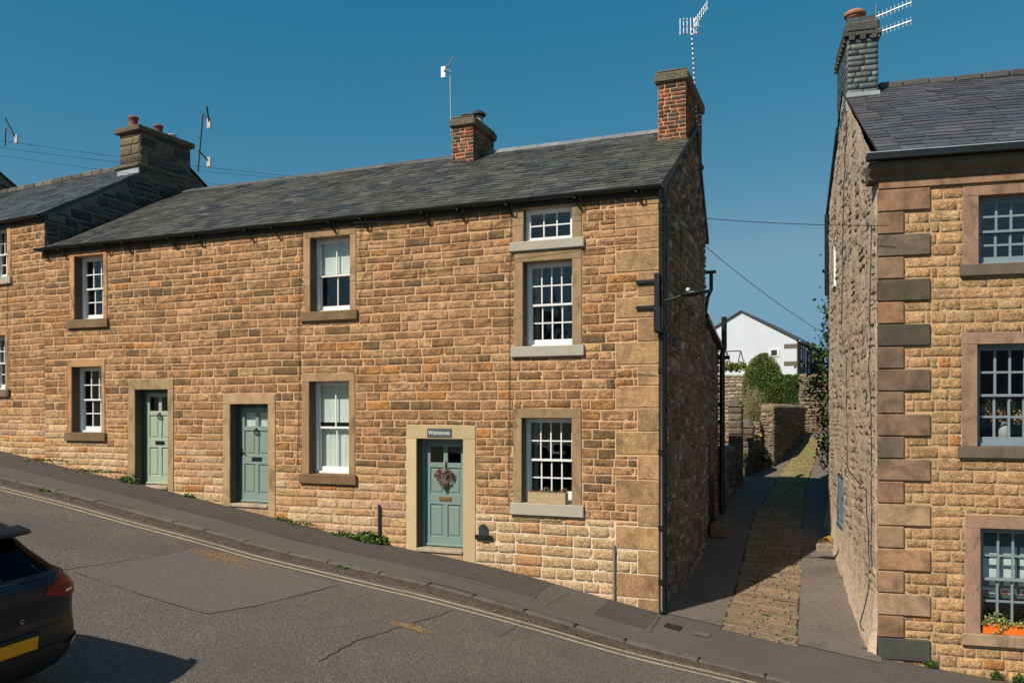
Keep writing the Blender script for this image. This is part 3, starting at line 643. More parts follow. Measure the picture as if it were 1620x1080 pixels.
# windows
S = SP
def mkwin(key, cols, rows, **kw):
    w_, a, b, h, s = S[key]; return window(row, *w_, cols, rows, jw=a, jr=b, hh=max(h, .03), sh=s, **kw)
mkwin('W1', 3, (2, 2)); mkwin('W2', 3, (2, 2)); mkwin('W3', 2, (1, 1), curtain='blind', scol=(.40, .25, .14)); mkwin('W4', 2, (1, 1), curtain='split', scol=(.37, .235, .13))
GS = (.42, .38, .31)
mkwin('W5', 3, (2, 2), single=True, reveal=.1, sillc=GS, smat2=M_clean, scol=(.34, .24, .14)); mkwin('W6', 4, (2, 2), sillc=GS, smat2=M_clean, curtain='sides', scol=(.33, .23, .13)); mkwin('W7', 4, (2, 2), sillc=GS, smat2=M_clean, curtain='sides', scol=(.33, .23, .13))
# lintel blocks over W2 and W4
# doors
def door(par, D, jw, jr, hh, fm, lm, glass=True, label=None, scol=PALE, smat=None, rev=.22, knock='ring', letter=M_black):
    x0, x1, z0, z1 = D; y = rev; zb = min(zc(x0), zc(x1)) - .25
    mb = MB(); fw = .055
    mb.box(x0, x0 + fw, y - .03, y + .06, z0, z1, bev=.004); mb.box(x1 - fw, x1, y - .03, y + .06, z0, z1, bev=.004); mb.box(x0 + fw, x1 - fw, y - .03, y + .06, z1 - fw, z1, bev=.004)
    a, b, t = x0 + fw + .004, x1 - fw - .004, z1 - fw - .004; c = z0 + .012; H = t - c
    lf = MB(); st = .095; yy = y + .01
    gl0 = c + H * .80; m0 = c + H * .40; ml = c + H * .50
    def rail(p, q, r, s): lf.box(p, q, yy, yy + .042, r, s, bev=.004)
    rail(a, a + st, c, t); rail(b - st, b, c, t); xm = (a + b) / 2
    rail(a + st, b - st, c, c + .17); rail(a + st, b - st, m0, ml); rail(a + st, b - st, gl0 - .09, gl0); rail(a + st, b - st, t - .09, t)
    for r, s in ((c + .17, m0), (ml, gl0 - .09), (gl0, t - .09)): rail(xm - .042, xm + .042, r, s)
    for (p, q) in ((a + st, xm - .042), (xm + .042, b - st)):
        for r, s in ((c + .17, m0), (ml, gl0 - .09)):
            lf.box(p, q, yy + .022, yy + .034, r, s); lf.box(p + .035, q - .035, yy + .008, yy + .026, r + .035, s - .035, bev=.012)
    lf.box(a - .0, b + .0, yy - .03, yy + .0, c, c + .045, bev=.014)
    d = lf.build('door', lm, par)
    if label: d['label'] = label
    mb.build('frame', fm, d)
    g = MB()
    for (p, q) in ((a + st, xm - .042), (xm + .042, b - st)): g.face([(p, yy + .025, gl0), (q, yy + .025, gl0), (q, yy + .025, t - .09), (p, yy + .025, t - .09)])
    g.build('pane', M_glass, d)
    s = MB(); s.box(xm - .125, xm + .125, yy - .008, yy, m0 + H * .03, m0 + H * .03 + .085, bev=.004); s.box(xm - .1, xm + .1, yy - .014, yy - .008, m0 + H * .03 + .02, m0 + H * .03 + .065, bev=.003); s.build('letter_box', letter, d)
    if knock:
        s = MB(); kz = gl0 - .06; s.lathe((xm, yy - .02, kz - .02), [(.02, 0), (.028, .02), (.02, .04)], n=8)
        s.tube([(xm + .048 * math.sin(k * .524), yy - .025, kz - .05 + .048 * math.cos(k * .524)) for k in range(13)], .011, n=6); s.build('knocker', M_black, d)
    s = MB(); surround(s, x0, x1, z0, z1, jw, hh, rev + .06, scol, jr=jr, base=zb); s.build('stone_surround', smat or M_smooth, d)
    s = MB(); s.box(x0 + .0, x1 - .0, -.045, rev + .05, z0 - .065, z0, (.42, .34, .24), bev=.012); s.box(x0 + .004, x1 - .004, -.012, rev + .05, zb, z0 - .066, (.42, .29, .17), bev=.006); s.build('doorstep', M_smooth, d)
    return d, (a, b, c, t, xm, yy, gl0, m0, ml, H)
door(row, D1, DP['D1'][1], DP['D1'][2], DP['D1'][3], M_dfr, M_d1, label='pale sage green door at the left end with a black ring knocker', scol=(.40, .27, .15))
d2, q2 = door(row, D2, DP['D2'][1], DP['D2'][2], DP['D2'][3], M_dfr, M_d2, label='grey green door between two sash window columns with net curtain in its lights', scol=(.42, .29, .16))
mb = MB(); mb.tube([(q2[0] + .03, q2[5] - .03, q2[8] + .06), (q2[0] + .13, q2[5] - .05, q2[8] + .03)], .012, n=6); mb.box(q2[0] + .015, q2[0] + .055, q2[5] - .012, q2[5], q2[8] - .03, q2[8] + .12, bev=.004); mb.build('handle', M_black, d2)
mb = MB(); pleats(mb, q2[0] + .09, q2[1] - .09, q2[6], q2[3] - .1, q2[5] + .05, .012, 60); mb.build('net_curtain', M_curtain, d2)
d3, q3 = door(row, D3, DP['D3'][1], DP['D3'][2], DP['D3'][3], M_d3, M_d3, label='blue green door with a heart wreath and brass letter box', scol=(.56, .42, .245), smat=M_clean, knock=None, letter=M_brass)
# boot scraper niche right of the third door
p0 = fac(753, 848); p1 = fac(780, 850); c0 = fac(765.5, 838)
mb = MB(); n = 12
mb.face([(c0.x + .085 * math.cos(k * math.pi / n * 1.0) * 1, -.032, c0.z + .02 + .085 * math.sin(k * math.pi / n)) for k in range(n + 1)] + [(c0.x - .085, -.032, c0.z - .1), (c0.x + .085, -.032, c0.z - .1)], (.02, .018, .015))
mb.build('scraper_niche', M_dark_in, row)
mb = MB(); mb.box(p0.x, p1.x, -.06, -.033, p0.z - .04, p0.z + .04, bev=.006); mb.box(p0.x + .1, p1.x - .1, -.1, -.06, p0.z - .02, p0.z, bev=.004); mb.build('boot_scraper', M_black, row)
# ------------------------------------------------ things on the cottage row
def text_mesh(txt, size, name, loc, rot, m_, parent=None, label=None, cat=None, ext=.002, sx=1):
    cu = bpy.data.curves.new(name, 'FONT'); cu.body = txt; cu.size = size; cu.align_x = 'CENTER'; cu.align_y = 'CENTER'; cu.extrude = ext
    t = bpy.data.objects.new(name, cu); COL.objects.link(t); bpy.context.view_layer.update()
    me = bpy.data.meshes.new_from_object(t.evaluated_get(bpy.context.evaluated_depsgraph_get())); bpy.data.objects.remove(t)
    me.materials.clear(); me.materials.append(m_); o = bpy.data.objects.new(name, me); COL.objects.link(o); o.location = loc; o.rotation_euler = rot; o.scale = (sx, 1, 1)
    if parent: o.parent = parent
    return o
a, b, c, d = P2(677, 715.5, 677.5, 691)
sg = thing('name_sign', 'small grey slate name sign reading Wainstones above the wreath door', 'sign', ((a + b) / 2, -.021, c))
mb = MB(); mb.box(a, b, -.036, -.021, c, d, bev=.003); sgp = mb.build('sign_board', M_sign, sg)
text_mesh('Wainstones', .098, 'lettering', (0, -.0165, (d - c) / 2), (R(90), 0, 0), M_text, sg, ext=.001, sx=.9)
# heart wreath of twigs
cz = fac(705, 757).z; wx = q3[4] - .005; wy = q3[5] - .045
mb = MB(); rg = random.Random(4)
def heart(t, k=1): return (k * .0118 * 16 * math.sin(t) ** 3, k * .0118 * (13 * math.cos(t) - 5 * math.cos(2 * t) - 2 * math.cos(3 * t) - math.cos(4 * t)))
for i in range(430):
    t = rg.uniform(0, 2 * math.pi); k = rg.uniform(.62, 1.0); hx, hz = heart(t, k); ang = math.atan2(hz, hx) + rg.uniform(-.9, .9) + (math.pi / 2 if rg.random() < .4 else 0)
    L_ = rg.uniform(.03, .075); dx, dz = math.cos(ang) * L_, math.sin(ang) * L_; c = rg.choice([(.16, .09, .08), (.22, .12, .10), (.10, .06, .05), (.30, .20, .17), (.20, .06, .06), (.12, .10, .08)])
    yy = wy + rg.uniform(-.028, .02)
    mb.tube([(wx + hx - dx * .5, yy, cz + hz - dz * .5), (wx + hx + dx * .5, yy - rg.uniform(-.01, .03), cz + hz + dz * .5)], [.006, .003], jit(c, .3, rg), n=4)
for i in range(22): 
    xx = rg.uniform(-.05, .05); mb.tube([(wx + xx * .5, wy, cz - .13), (wx + xx, wy - .02, cz + .02), (wx + xx * 1.6, wy, cz + .1)], .005, jit((.25, .2, .17), .3, rg), n=4)
wr = thing('wreath', 'heart shaped dried twig wreath hanging on the blue green door', 'wreath', (wx, wy, cz - .22)); mb.build('twig_heart', M_any, wr)
mb = MB(); mb.tube([(wx, wy + .01, cz + .07), (wx - .02, wy, cz + .14), (wx, wy + .01, cz + .25), (wx + .02, wy, cz + .14), (wx, wy + .01, cz + .07)], .014, (.35, .27, .2), n=5); mb.box(wx - .02, wx + .02, wy, wy + .03, cz + .21, cz + .30, (.3, .25, .2)); mb.build('ribbon', M_any, wr)
# planter on the lower right sill
def leafquad(mb, p, s, col, rg, up=.3, asp=.5):
    a = Vector((rg.gauss(0, 1), rg.gauss(0, 1), rg.gauss(0, 1) + up)).normalized(); b = a.cross(Vector((rg.gauss(0, 1), rg.gauss(0, 1), rg.gauss(0, 1)))).normalized()
    p = Vector(p); mb.face([p - a * s, p + b * s * asp, p + a * s, p - b * s * asp], col)
a, b, c, d = P2(836, 895, 783, 799, -.03)
pl = thing('planter_box', 'pale oak planter box with pink and green flowers on the lower right window sill', 'planter', ((a + b) / 2, -.01, W7[2]))
c = W7[2]; d = c + .19; mb = MB(); y0, y1 = -.055, .10
mb.box(a, b, y0, y0 + .018, c, d, bev=.003); mb.box(a, b, y1 - .018, y1, c, d, bev=.003); mb.box(a, a + .018, y0 + .018, y1 - .018, c, d); mb.box(b - .018, b, y0 + .018, y1 - .018, c, d); mb.box(a + .018, b - .018, y0 + .018, y1 - .018, c, d - .02, (.1, .07, .05)); mb.build('trough', M_oak, pl)
mb = MB(); rg = random.Random(6)
for i in range(420):
    x = rg.uniform(a, b); k = rg.choice([(.10, .16, .05), (.22, .26, .06), (.06, .1, .03), (.32, .06, .09), (.35, .1, .15), (.25, .2, .08)]); leafquad(mb, (x, rg.uniform(y0, y1), d - .02 + rg.uniform(0, .1) * (.6 + .4 * math.sin(x * 19))), rg.uniform(.012, .024), jit(k, .3, rg), rg, 1)
mb.build('flowers', M_leaf, pl)
# white notice in the corner of the lower right window
mb = MB(); a = fac(898, 790, .25); mb.box(a.x, a.x + .09, .235, .238, W7[2] + .05, W7[2] + .2, (.8, .8, .8)); solo('notice_card', mb, M_any, 'small white card standing inside the window beside the planter', 'card')
# little jar in window W2
mb = MB(); mb.lathe((W2[1] - .1, .3, W2[2] + .02), [(.03, 0), (.035, .05), (.03, .1), (.015, .12)], (.35, .14, .07), n=10); solo('jar', mb, M_terra, 'small terracotta jar on the inner sill of the lower left window', 'jar')
def iron_post(x, zt, y=-.04, r=.022, label='', col=(.02, .02, .02)):
    mb = MB(); zb = zpav(x, y) - .05; mb.tube([(x, y, zb), (x, y - .005, zt - .04), (x - .01, y + .02, zt)], r, col, n=8); mb.box(x - .03, x + .03, y, 0, zt - .12, zt - .09, col); mb.box(x - .03, x + .03, y, 0, zb + .25, zb + .28, col); solo('drain_pipe', mb, M_any, label, 'pipe')
p = fac(601.5, 798); iron_post(p.x, p.z, label='short black iron pipe against the wall left of the wreath door')
p = fac(972.5, 861); iron_post(p.x, p.z, label='thin grey pipe against the wall near the lane corner', r=.02, col=(.2, .17, .14))
# cables on the walls
def cable(pts, label, r=.006, cat='cable', m_=None, name='wall_cable', group=None):
    mb = MB(); mb.tube(pts, r * .72, (.02, .02, .02), n=5); return solo(name, mb, m_ or M_wire, label, cat, group)
def fp(*px, n=-.03): return [Vector((fac(x, y, 0).x, n + rnd.uniform(-.004, .004), fac(x, y, 0).z)) for x, y in px]
cable(fp((808, 335), (809, 400), (806, 450), (807, 560), (806, 700), (805, 795), (812, 818), (880, 822), (925, 812)), 'long black cable running down left of the right hand windows', .007)
cable(fp((480, 370), (478, 400), (473, 500), (475, 600), (473, 690), (471, 745)), 'black cable running down left of the middle windows', .008)
cable(fp((572, 358), (570, 400), (576, 430), (570, 470), (568, 490)), 'thin loose cable hanging right of the upper middle window', .006)
cable(fp((1040, 594), (1000, 590), (975, 592), (967, 600), (970, 612), (977, 606)), 'short cable looping out of the wall near the lane corner', .006)
cable(fp((14, 446), (13, 520), (14, 560), (13, 640)), 'black cable running down the wall beside the far left windows', .007)
cable(fp((105, 412), (108, 440), (118, 485)), 'short cable hanging beside the upper left window', .006)
cable(fp((808, 345), (790, 352), (780, 358), (775, 375), (700, 388)) , 'small cable and junction trailing left of the top window', .006)
# overhead wires
def wire(a, b, sag, label, r=.008):
    a, b = Vector(a), Vector(b); pts = [a.lerp(b, i / 24) - Vector((0, 0, sag * 4 * (i / 24) * (1 - i / 24))) for i in range(25)]
    return cable(pts, label, r, 'wire', name='overhead_wire')
def at(x, y, t): return cam.location + ray(x, y) * t
wire(fac(0, 222, -1), fac(485, 281, 3.2), .05, 'highest overhead wire crossing in front of the left stone chimney', .006)
wire(fac(0, 234, -1), fac(485, 285, 3.2), .05, 'overhead wire just under the highest one at the left chimney', .006)
wire(fac(-20, 243, -.8), fac(440, 302, 2.2), .04, 'overhead wire running along the left roof below the chimney', .006)
wire(fac(1040, 338, -.1), at(1405, 357, 11.9), .05, 'wire spanning the lane between the two houses', .008)
wire(fac(1048, 330, -.05), at(1308, 530, 17.5), .12, 'wire slanting down across the sky above the lane', .008)
wire(fac(0, 480, -.25), fac(1040, 374, -.06), .1, 'wire slanting across the whole facade below the upper windows', .005)
wire(fac(62, 395, -.3), fac(-30, 372, -.6), .02, 'wire leaving the left end of the long gutter', .008)
wire(fac(560, 352, -.2), fac(1042, 332, -.06), .04, 'thin wire under the eaves of the right hand windows', .005)
# street lamp on the corner
lp = thing('street_lamp', 'black wall mounted street lamp reaching over the lane', 'street lamp', (-.02, -.05, 1.45))
za = fac(1042, 445).z; zb_ = fac(1042, 486).z; xa = fac(1007, 445).x
mb = MB(); mb.box(xa, .02, -.06, -.023, za - .03, za + .03, bev=.008); mb.box(xa, .02, -.06, -.023, zb_ - .03, zb_ + .03, bev=.008); mb.box(-.05, .04, -.11, -.06, zb_ - .1, za + .12, bev=.01); mb.build('bracket', M_black, lp)
mb = MB(); mb.box(-.045, .09, -.19, -.06, zb_ - .42, zb_ - .02, bev=.03); mb.build('control_box', M_black, lp)
e = [at(1042, 477, 13.05), at(1062, 473, 13.0), at(1080, 467, 12.95)]
mb = MB(); mb.tube(e, .016, n=8); mb.tube([at(1044, 440, 13.0), at(1068, 466, 12.97)], .007, n=5); mb.build('arm', M_black, lp)
mb = MB(); h0 = at(1077, 466, 12.95); h1 = at(1124, 460, 12.75); dd = (h1 - h0).normalized(); sd = dd.cross(Vector((0, 0, 1))).normalized()
rows = []
for f, wd, th in ((0, .02, .02), (.12, .06, .04), (.3, .085, .055), (.7, .085, .045), (.75, .05, .025), (.97, .045, .025), (1, .03, .02)):
    p = h0.lerp(h1, f); rows.append([p + sd * wd * math.cos(k * .785) + Vector((0, 0, 1)) * th * math.sin(k * .785) for k in range(8)])
mb.grid(rows, closed=True); mb.face(rows[0]); mb.face(rows[-1]); mb.build('lamp_head', M_black, lp)
mb = MB(); p = h0.lerp(h1, .25); mb.lathe((p.x, p.y, p.z + .045), [(.03, 0), (.035, .02), (.025, .045)], (.6, .75, .68), n=10); mb.build('sensor', M_any, lp)
# ------------------------------------------------ television aerials
def yagi(par, p0, d, n=8, el=.1, L_=.6, refl=True, m_=None, side=None):
    d = Vector(d).normalized(); s = Vector(side).normalized() if side else d.cross(Vector((0, 0, 1))).normalized()
    mb = MB(); p0 = Vector(p0); mb.tube([p0, p0 + d * L_], .011, (.7, .7, .7), n=6)
    for i in range(n):
        p = p0 + d * L_ * (.12 + .86 * i / (n - 1)); k = el * (1 - .25 * i / n); mb.tube([p - s * k, p + s * k], .0065, (.7, .7, .7), n=5)
    mb.build('boom', m_ or M_alu, par)
    if refl:
        mb = MB(); u = d.cross(s).normalized()
        for k in (-2, -1, 1, 2): q = p0 + u * k * .05; mb.tube([q - s * el * 1.25, q + s * el * 1.25], .006, (.7, .7, .7), n=5)
        for k in (-.9, .9): q = p0 + s * el * k; mb.tube([q - u * .12, q + u * .12], .006, (.7, .7, .7), n=5)
        mb.build('reflector', m_ or M_alu, par)
# tall banded mast at the lane end
m0 = at(1102, 198, 16.4); m1 = at(1094, 45, 16.4)
ar = thing('tv_aerial', 'tall TV aerial with silvery banded mast and comb reflector beside the lane end chimney', 'aerial', m0)
mb = MB(); N_ = 40
for i in range(N_): a = m0.lerp(m1, i / N_); b = m0.lerp(m1, (i + 1) / N_); mb.tube([a, b], .016, (.75, .75, .75) if i % 2 else (.03, .03, .03), n=6)
for f in (.0, .1): p = m0.lerp(m1, f); mb.tube([p + Vector((-.2, 0, 0)), p + Vector((.1, .0, 0))], .014, (.5, .5, .5), n=6)
mb.build('mast', M_any, ar)
b0 = at(1095, 42, 16.4); b1 = at(1119, 8, 15.9); dd = (b1 - b0)
mb = MB(); mb.tube([b0, b1], .012, n=6)
for i in range(8): p = b0.lerp(b1, .15 + .83 * i / 7); mb.tube([p - Vector((0, 0, .085)), p + Vector((0, 0, .085))], .008, n=5)
mb.build('boom', M_alu, ar)
mb = MB(); rt = Vector((.9285, .3714, 0))
for sx_, L_ in ((-1, 5), (1, 5)):
    for i in range(4):
        q = b0 + rt * sx_ * (.03 + .05 * i) + Vector((0, 0, .0)) + Vector((-.1, 0, 0)) * i * .2; zt = .17 if sx_ < 0 else .17
        mb.tube([q - Vector((0, 0, .16)), q + Vector((0, 0, zt))], .008, n=5)
for z in (-.14, .0, .13): mb.tube([b0 - rt * .2 + Vector((0, 0, z)), b0 + rt * .2 + Vector((0, 0, z - .01))], .007, n=5)
mb.build('reflector', M_alu, ar)
# aerial on the middle chimney
m0 = fac(714, 215, 3.1); m1 = fac(712, 112, 3.1)
ar = thing('tv_aerial', 'TV aerial on a thin mast at the middle brick chimney', 'aerial', m0)
mb = MB(); mb.tube([m0, m0.lerp(m1, .85), m1, m1 + Vector((-.09, 0, .04))], .013, (.4, .4, .4), n=6); mb.box(m0.x - .01, m0.x + .1, m0.y - .02, m0.y + .02, m0.z + .05, m0.z + .09, (.05, .05, .05)); mb.box(m0.x - .01, m0.x + .1, m0.y - .02, m0.y + .02, m0.z + .3, m0.z + .34, (.05, .05, .05)); mb.build('mast', M_any, ar)
b0 = fac(702, 115, 3.1); b1 = fac(717, 91, 2.8); mb = MB(); mb.tube([b0, b1], .014, n=6); mb.build('boom', M_alu, ar)
mb = MB(); mb.box(b0.x - .06, b0.x + .05, b0.y - .02, b0.y + .01, b0.z - .11, b0.z + .13, bev=.004)
for i in range(7): p = b0.lerp(b1, .2 + .12 * i); mb.tube([p - Vector((.05, .05, 0)), p + Vector((.05, .05, 0))], .005, n=4)
mb.build('reflector', M_alu, ar)
# aerials by the left chimney
def far_aerial(px, label, yd, lower=None):
    (x0, y0), (x1, y1), (bx, by), (ex, ey_) = px; m0 = fac(x0, y0, yd); m1 = fac(x1, y1, yd)
    ar = thing('tv_aerial', label, 'aerial', m0); mb = MB(); mb.tube([m0, m1], .022, (.05, .05, .05), n=6); mb.tube([m1, fac(bx, by, yd)], .015, (.05, .05, .05), n=6); mb.build('mast', M_any, ar)
    for (a, b) in [((bx, by), (ex, ey_))] + ([lower] if lower else []):
        p, q = fac(*a, yd), fac(*b, yd - .2); mb = MB(); mb.tube([p, q], .022, (.04, .04, .04), n=6)
        mb.box(p.x - .06, p.x + .06, p.y - .03, p.y + .02, p.z - .14, p.z + .12, (.55, .5, .48), bev=.004); mb.build('boom', M_any, ar)
far_aerial([(313, 272), (321, 180), (331, 195), (327, 168)], 'pair of dark TV aerials on one mast at the back of the left stone chimney', 4.6, ((331, 256), (314, 238)))
far_aerial([(8, 232), (9, 203), (26, 220), (8, 187)], 'small dark TV aerial at the far left edge', 4.4)
# ------------------------------------------------ the taller house on the left
LR = R(-6)     # its front turns away from the row
lh = thing('left_house', 'taller stone house joined to the left end of the row with a big stone chimney', 'house', (XL, 0, zc(XL)), LR)
LE = 4.34; LRY = 3.6; LRZ = 6.55; LW = 8.5
def lloc(x, y):
    p = fac(x, y); c, s = math.cos(-LR), math.sin(-LR)
    # intersect the ray with the turned front
    r = ray(x, y); o = cam.location; nx, ny = math.sin(LR), -math.cos(LR)
    t = ((XL - o.x) * nx + (0 - o.y) * ny) / (r.x * nx + r.y * ny); q = o + r * t; dx, dy = q.x - XL, q.y
    return dx * math.cos(LR) + dy * math.sin(LR), q.z
rg = random.Random(44)
L1 = (lloc(12, 400)[0] - .75, lloc(12, 400)[0], lloc(10, 438)[1], lloc(10, 357)[1]); L2 = (L1[0], lloc(9, 570)[0], lloc(8, 616)[1], lloc(8, 530)[1])
mb = MB(); lop = [L1, L2]; lho = [(a - .13, b + .14, c - .17, d + .03) for a, b, c, d in (L1,)] + [(a - .13, b + .14, c - .17, d + .15) for a, b, c, d in (L2,)]
wallplane(mb, FR, -LW, 0, -4, LE, lop, 1)
masonry(mb, FR, -LW, 0.02, -1.6, LE - .12, lho, facade_col if False else (lambda u, z, w_: facade_col(u + XL, z, w_)), rg, ch=(.13, .19), lw=(.24, .6), joint=.018, cell=.06, soot=lambda u, z: fsoot(u + XL, z), low=lambda u: zc(u + XL) - .2)
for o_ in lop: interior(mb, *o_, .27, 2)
mb.build('wall', [M_stone, M_mortar, M_dark_in], lh)
LS = (LRZ - LE) / LRY; ltop = lambda u: (LE + LS * u if u < LRY else LRZ - LS * (u - LRY)) - .02
mb = MB(); rubble(mb, GF, 0, 6.6, 2.9, LRZ, ltop, None, [(.09, .08, .06), (.12, .10, .075), (.15, .125, .09), (.07, .065, .055)], rg, s=(.25, .55), h=(.13, .24), joint=.05)
for i in range(28): a, b = i * .25, (i + 1) * .25; mb.face([(0, a, -3), (0, b, -3), (0, b, ltop(b)), (0, a, ltop(a))], (1, 1, 1), 1)
mb.face([(0, 7, -3), (-LW, 7, -3), (-LW, 7, LE + .3), (0, 7, LE + .3)], (1, 1, 1), 1); mb.build('gable_wall', [M_stone, mat('grey_mortar', (.20, .19, .165), .95, n1=(2, .3), n2=(30, .3), bump=(40, .8, .02), spec=.1)], lh)
mb = MB(); pal2 = [(.075, .085, .085), (.09, .10, .098), (.065, .075, .076), (.10, .105, .10)]
slates(mb, -LW, .05, -.12, LE - .03, LRY, LRZ + .05, rg, pal2); mb.face([(-LW, -.12, LE - .04), (.04, -.12, LE - .04), (.04, LRY, LRZ + .04), (-LW, LRY, LRZ + .04)], (.03, .03, .03))
mb.face([(-LW, LRY, LRZ + .05), (.05, LRY, LRZ + .05), (.05, 7.2, LE + .0), (-LW, 7.2, LE + .0)], (.06, .06, .06)); mb.face([(.051, -.12, LE - .03), (.051, LRY, LRZ + .05), (.051, LRY, LRZ - .02), (.051, -.12, LE - .1)], (.05, .05, .05)); mb.build('roof', M_slate2, lh)
mb = MB(); x = -LW
while x < -.6:
    h = LRZ + .1 + rg.uniform(-.015, .02); c = jit((.17, .15, .12), .3, rg)
    mb.box(x + .01, x + .42, LRY - .13, LRY + .13, LRZ - .05, h, c, 0, .03); x += .43
mb.build('ridge_tiles', M_stone, lh)
mb = MB(); mb.box(-LW, .0, -.04, .1, LE - .15, LE, (1, 1, 1), 0, .004); mb.build('eaves_board', M_wood, lh)
gutter(lh, -LW, .0, -.1, LE - .02)
# its stone chimney
rg = random.Random(9); mb = MB(); x0, x1, y0, y1, z0, z1 = -.72, .03, 2.4, 3.95, 5.68, 7.0
mb.box(x0 + .01, x1 - .01, y0 + .01, y1 - .01, z0, z1 - .02, (1, 1, 1), 1); cf = lambda u, z, w_: jit(rg.choice([(.20, .15, .10), (.15, .12, .085), (.09, .075, .06), (.24, .18, .12)]), .2, rg)
for O, U, N, L_ in (((x0, y0), (1, 0), (0, -1), x1 - x0), ((x1, y0), (0, 1), (1, 0), y1 - y0)): masonry(mb, (O, U, N), 0, L_, z0, z1 - .1, [], cf, rg, ch=(.2, .26), lw=(.3, .55), joint=.03, wave=0, split=0)
lc = mb.build('chimney', [M_stone, M_rubble_m], lh)
mb = MB(); mb.box(x0 - .09, x1 + .07, y0 - .09, y1 + .09, z1 - .1, z1 + .04, (.16, .135, .09), 0, .02); mb.build('cap', M_stone, lc)
mb = MB(); mb.box(x0 - .1, x1 + .06, y0 - .1, y1 + .1, z0 + .33, z0 + .43, (.17, .15, .10), 0, .02); mb.build('band', M_stone, lc)
mb = MB(); mb.box(x0 - .03, x1 + .02, y0 - .05, y0, z0 + .08, z0 + .32, bev=.004); mb.build('flashing', M_lead, lc)
pot(lc, -.46, 2.6, 7.02, .115, .36, (.27, .07, .048)); pot(lc, -.35, 3.25, 7.02, .115, .33, (.24, .065, .045)); pot(lc, -.3, 3.65, 7.06, .1, .16, (.5, .5, .5), 'flue', M_any)
for w_, hh in ((L1, .03), (L2, .15)): window(lh, *w_, 3, (2, 2), jw=.13, jr=.14, hh=hh, sh=.17, sillc=(.42, .38, .31) if w_ is L1 else (.2, .15, .1), smat2=M_clean if w_ is L1 else None)
# house further up on the left
fx = -21.5; fh = thing('upper_house', 'dark stone gable end rising behind the left roof at the photo edge', 'house', (fx, 0, zc(fx)))
mb = MB(); ft = lambda u: 5.6 + .72 * u if u < 3.4 else 8.05 - .55 * (u - 3.4)
rg = random.Random(2); rubble(mb, ((fx, 0), (0, 1), (1, 0)), 0, 8, 4.6, 8.1, ft, None, [(.08, .07, .055), (.11, .09, .07), (.14, .11, .08)], rg, s=(.25, .5), h=(.14, .24), joint=.05)
for i in range(32): a, b = i * .25, (i + 1) * .25; mb.face([(fx, a, -3), (fx, b, -3), (fx, b, ft(b)), (fx, a, ft(a))], (1, 1, 1), 1)
mb.face([(fx, 0, -3), (fx - 7, 0, -3), (fx - 7, 0, 5.6), (fx, 0, 5.6)], (1, 1, 1), 1); mb.face([(fx, 8, -3), (fx - 7, 8, -3), (fx - 7, 8, 5.5), (fx, 8, 5.5)], (1, 1, 1), 1); mb.build('wall', [M_stone, M_rubble_m], fh)
mb = MB(); slates(mb, fx - 7, fx + .06, -.15, 5.53, 3.4, 8.12, rg, pal2); mb.face([(fx - 7, 3.4, 8.12), (fx + .06, 3.4, 8.12), (fx + .06, 8.2, 5.5), (fx - 7, 8.2, 5.5)], (.05, .05, .05)); mb.build('roof', M_slate, fh)
# ------------------------------------------------ the house on the right of the lane
RA = math.atan2(.116, .993); RC = (3.21, .35)
rh = thing('right_house', 'tall sandstone house with big corner stones on the right side of the lane', 'house', (RC[0], RC[1], zc(3.21)), RA)
cR, sR = math.cos(RA), math.sin(RA)
def rl(x, y, off=0):            # photo pixel -> (u, z) on the right house front set off metres forward
    r = ray(x, y); o = cam.location; nx, ny = sR, -cR
    t = ((RC[0] + nx * off - o.x) * nx + (RC[1] + ny * off - o.y) * ny) / (r.x * nx + r.y * ny); q = o + r * t
    return (q.x - RC[0]) * cR + (q.y - RC[1]) * sR, q.z
def rz(u, v): return zc(RC[0] + u * cR - v * sR)
ReZ = rl(1383, 258)[1]; RRY = 3.9; RRZ = 6.17; RBY = 6.35; RBZ = 4.5; RW = 7.5
WW = 1.12
R1 = (rl(1548, 365)[0], rl(1548, 365)[0] + WW, rl(1580, 417)[1], rl(1580, 308)[1]); R2 = (rl(1546, 625)[0], rl(1546, 625)[0] + WW, rl(1580, 706)[1], rl(1580, 544)[1]); R3 = (rl(1551, 920)[0], rl(1551, 920)[0] + WW, rl(1580, 1003)[1], rl(1580, 836)[1])
rop = [R1, R2, R3] + [(a + 2.9, b + 2.9, c, d) for a, b, c, d in (R1, R2)]
rho = [(a - .2, b + .2, c - .17, d + h) for (a, b, c, d), h in zip(rop, (.14, .17, .19, .14, .17))]
RPAL = [((.60, .37, .185), 4), ((.62, .38, .18), 3), ((.52, .315, .155), 3), (ORG, 1.0), ((.55, .35, .18), 3), (BRN, .5)]
rg = random.Random(61)
def rcol(u, z, w_):
    r = rg.random() * sum(p[1] for p in RPAL)
    for c, k in RPAL:
        r -= k
        if r <= 0: break
    return jit(c, .10, rg)
Q = []; py = 301.0; k = 0
while py < 1050:
    h = 35.4 * (1 - (py - 300) * .00001); za, zb_ = rl(1400, py)[1], rl(1400, py + h)[1]; Q.append((zb_, za, .70 if k % 2 == 0 else .345)); py += h; k += 1
qh = [(-.05, w_ + .01, a, b) for a, b, w_ in Q]
fz = rl(1400, 300)[1]
mb = MB(); wallplane(mb, FR, 0, RW, -5, ReZ, rop, 1)
masonry(mb, FR, 0.0, RW, -4.9, fz, rho + qh, rcol, rg, ch=(.15, .185), lw=(.25, .65), joint=.013, proud=.0045, rough=.004, soot=.45, low=lambda u: rz(u, 0) - .2, split=0)
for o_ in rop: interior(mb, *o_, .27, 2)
mb.build('wall', [M_stone, mat('pale_mortar', (.54, .36, .205), .95, n1=(1.3, .2), n2=(40, .2), bump=(80, .5, .01), spec=.1), M_dark_in], rh)
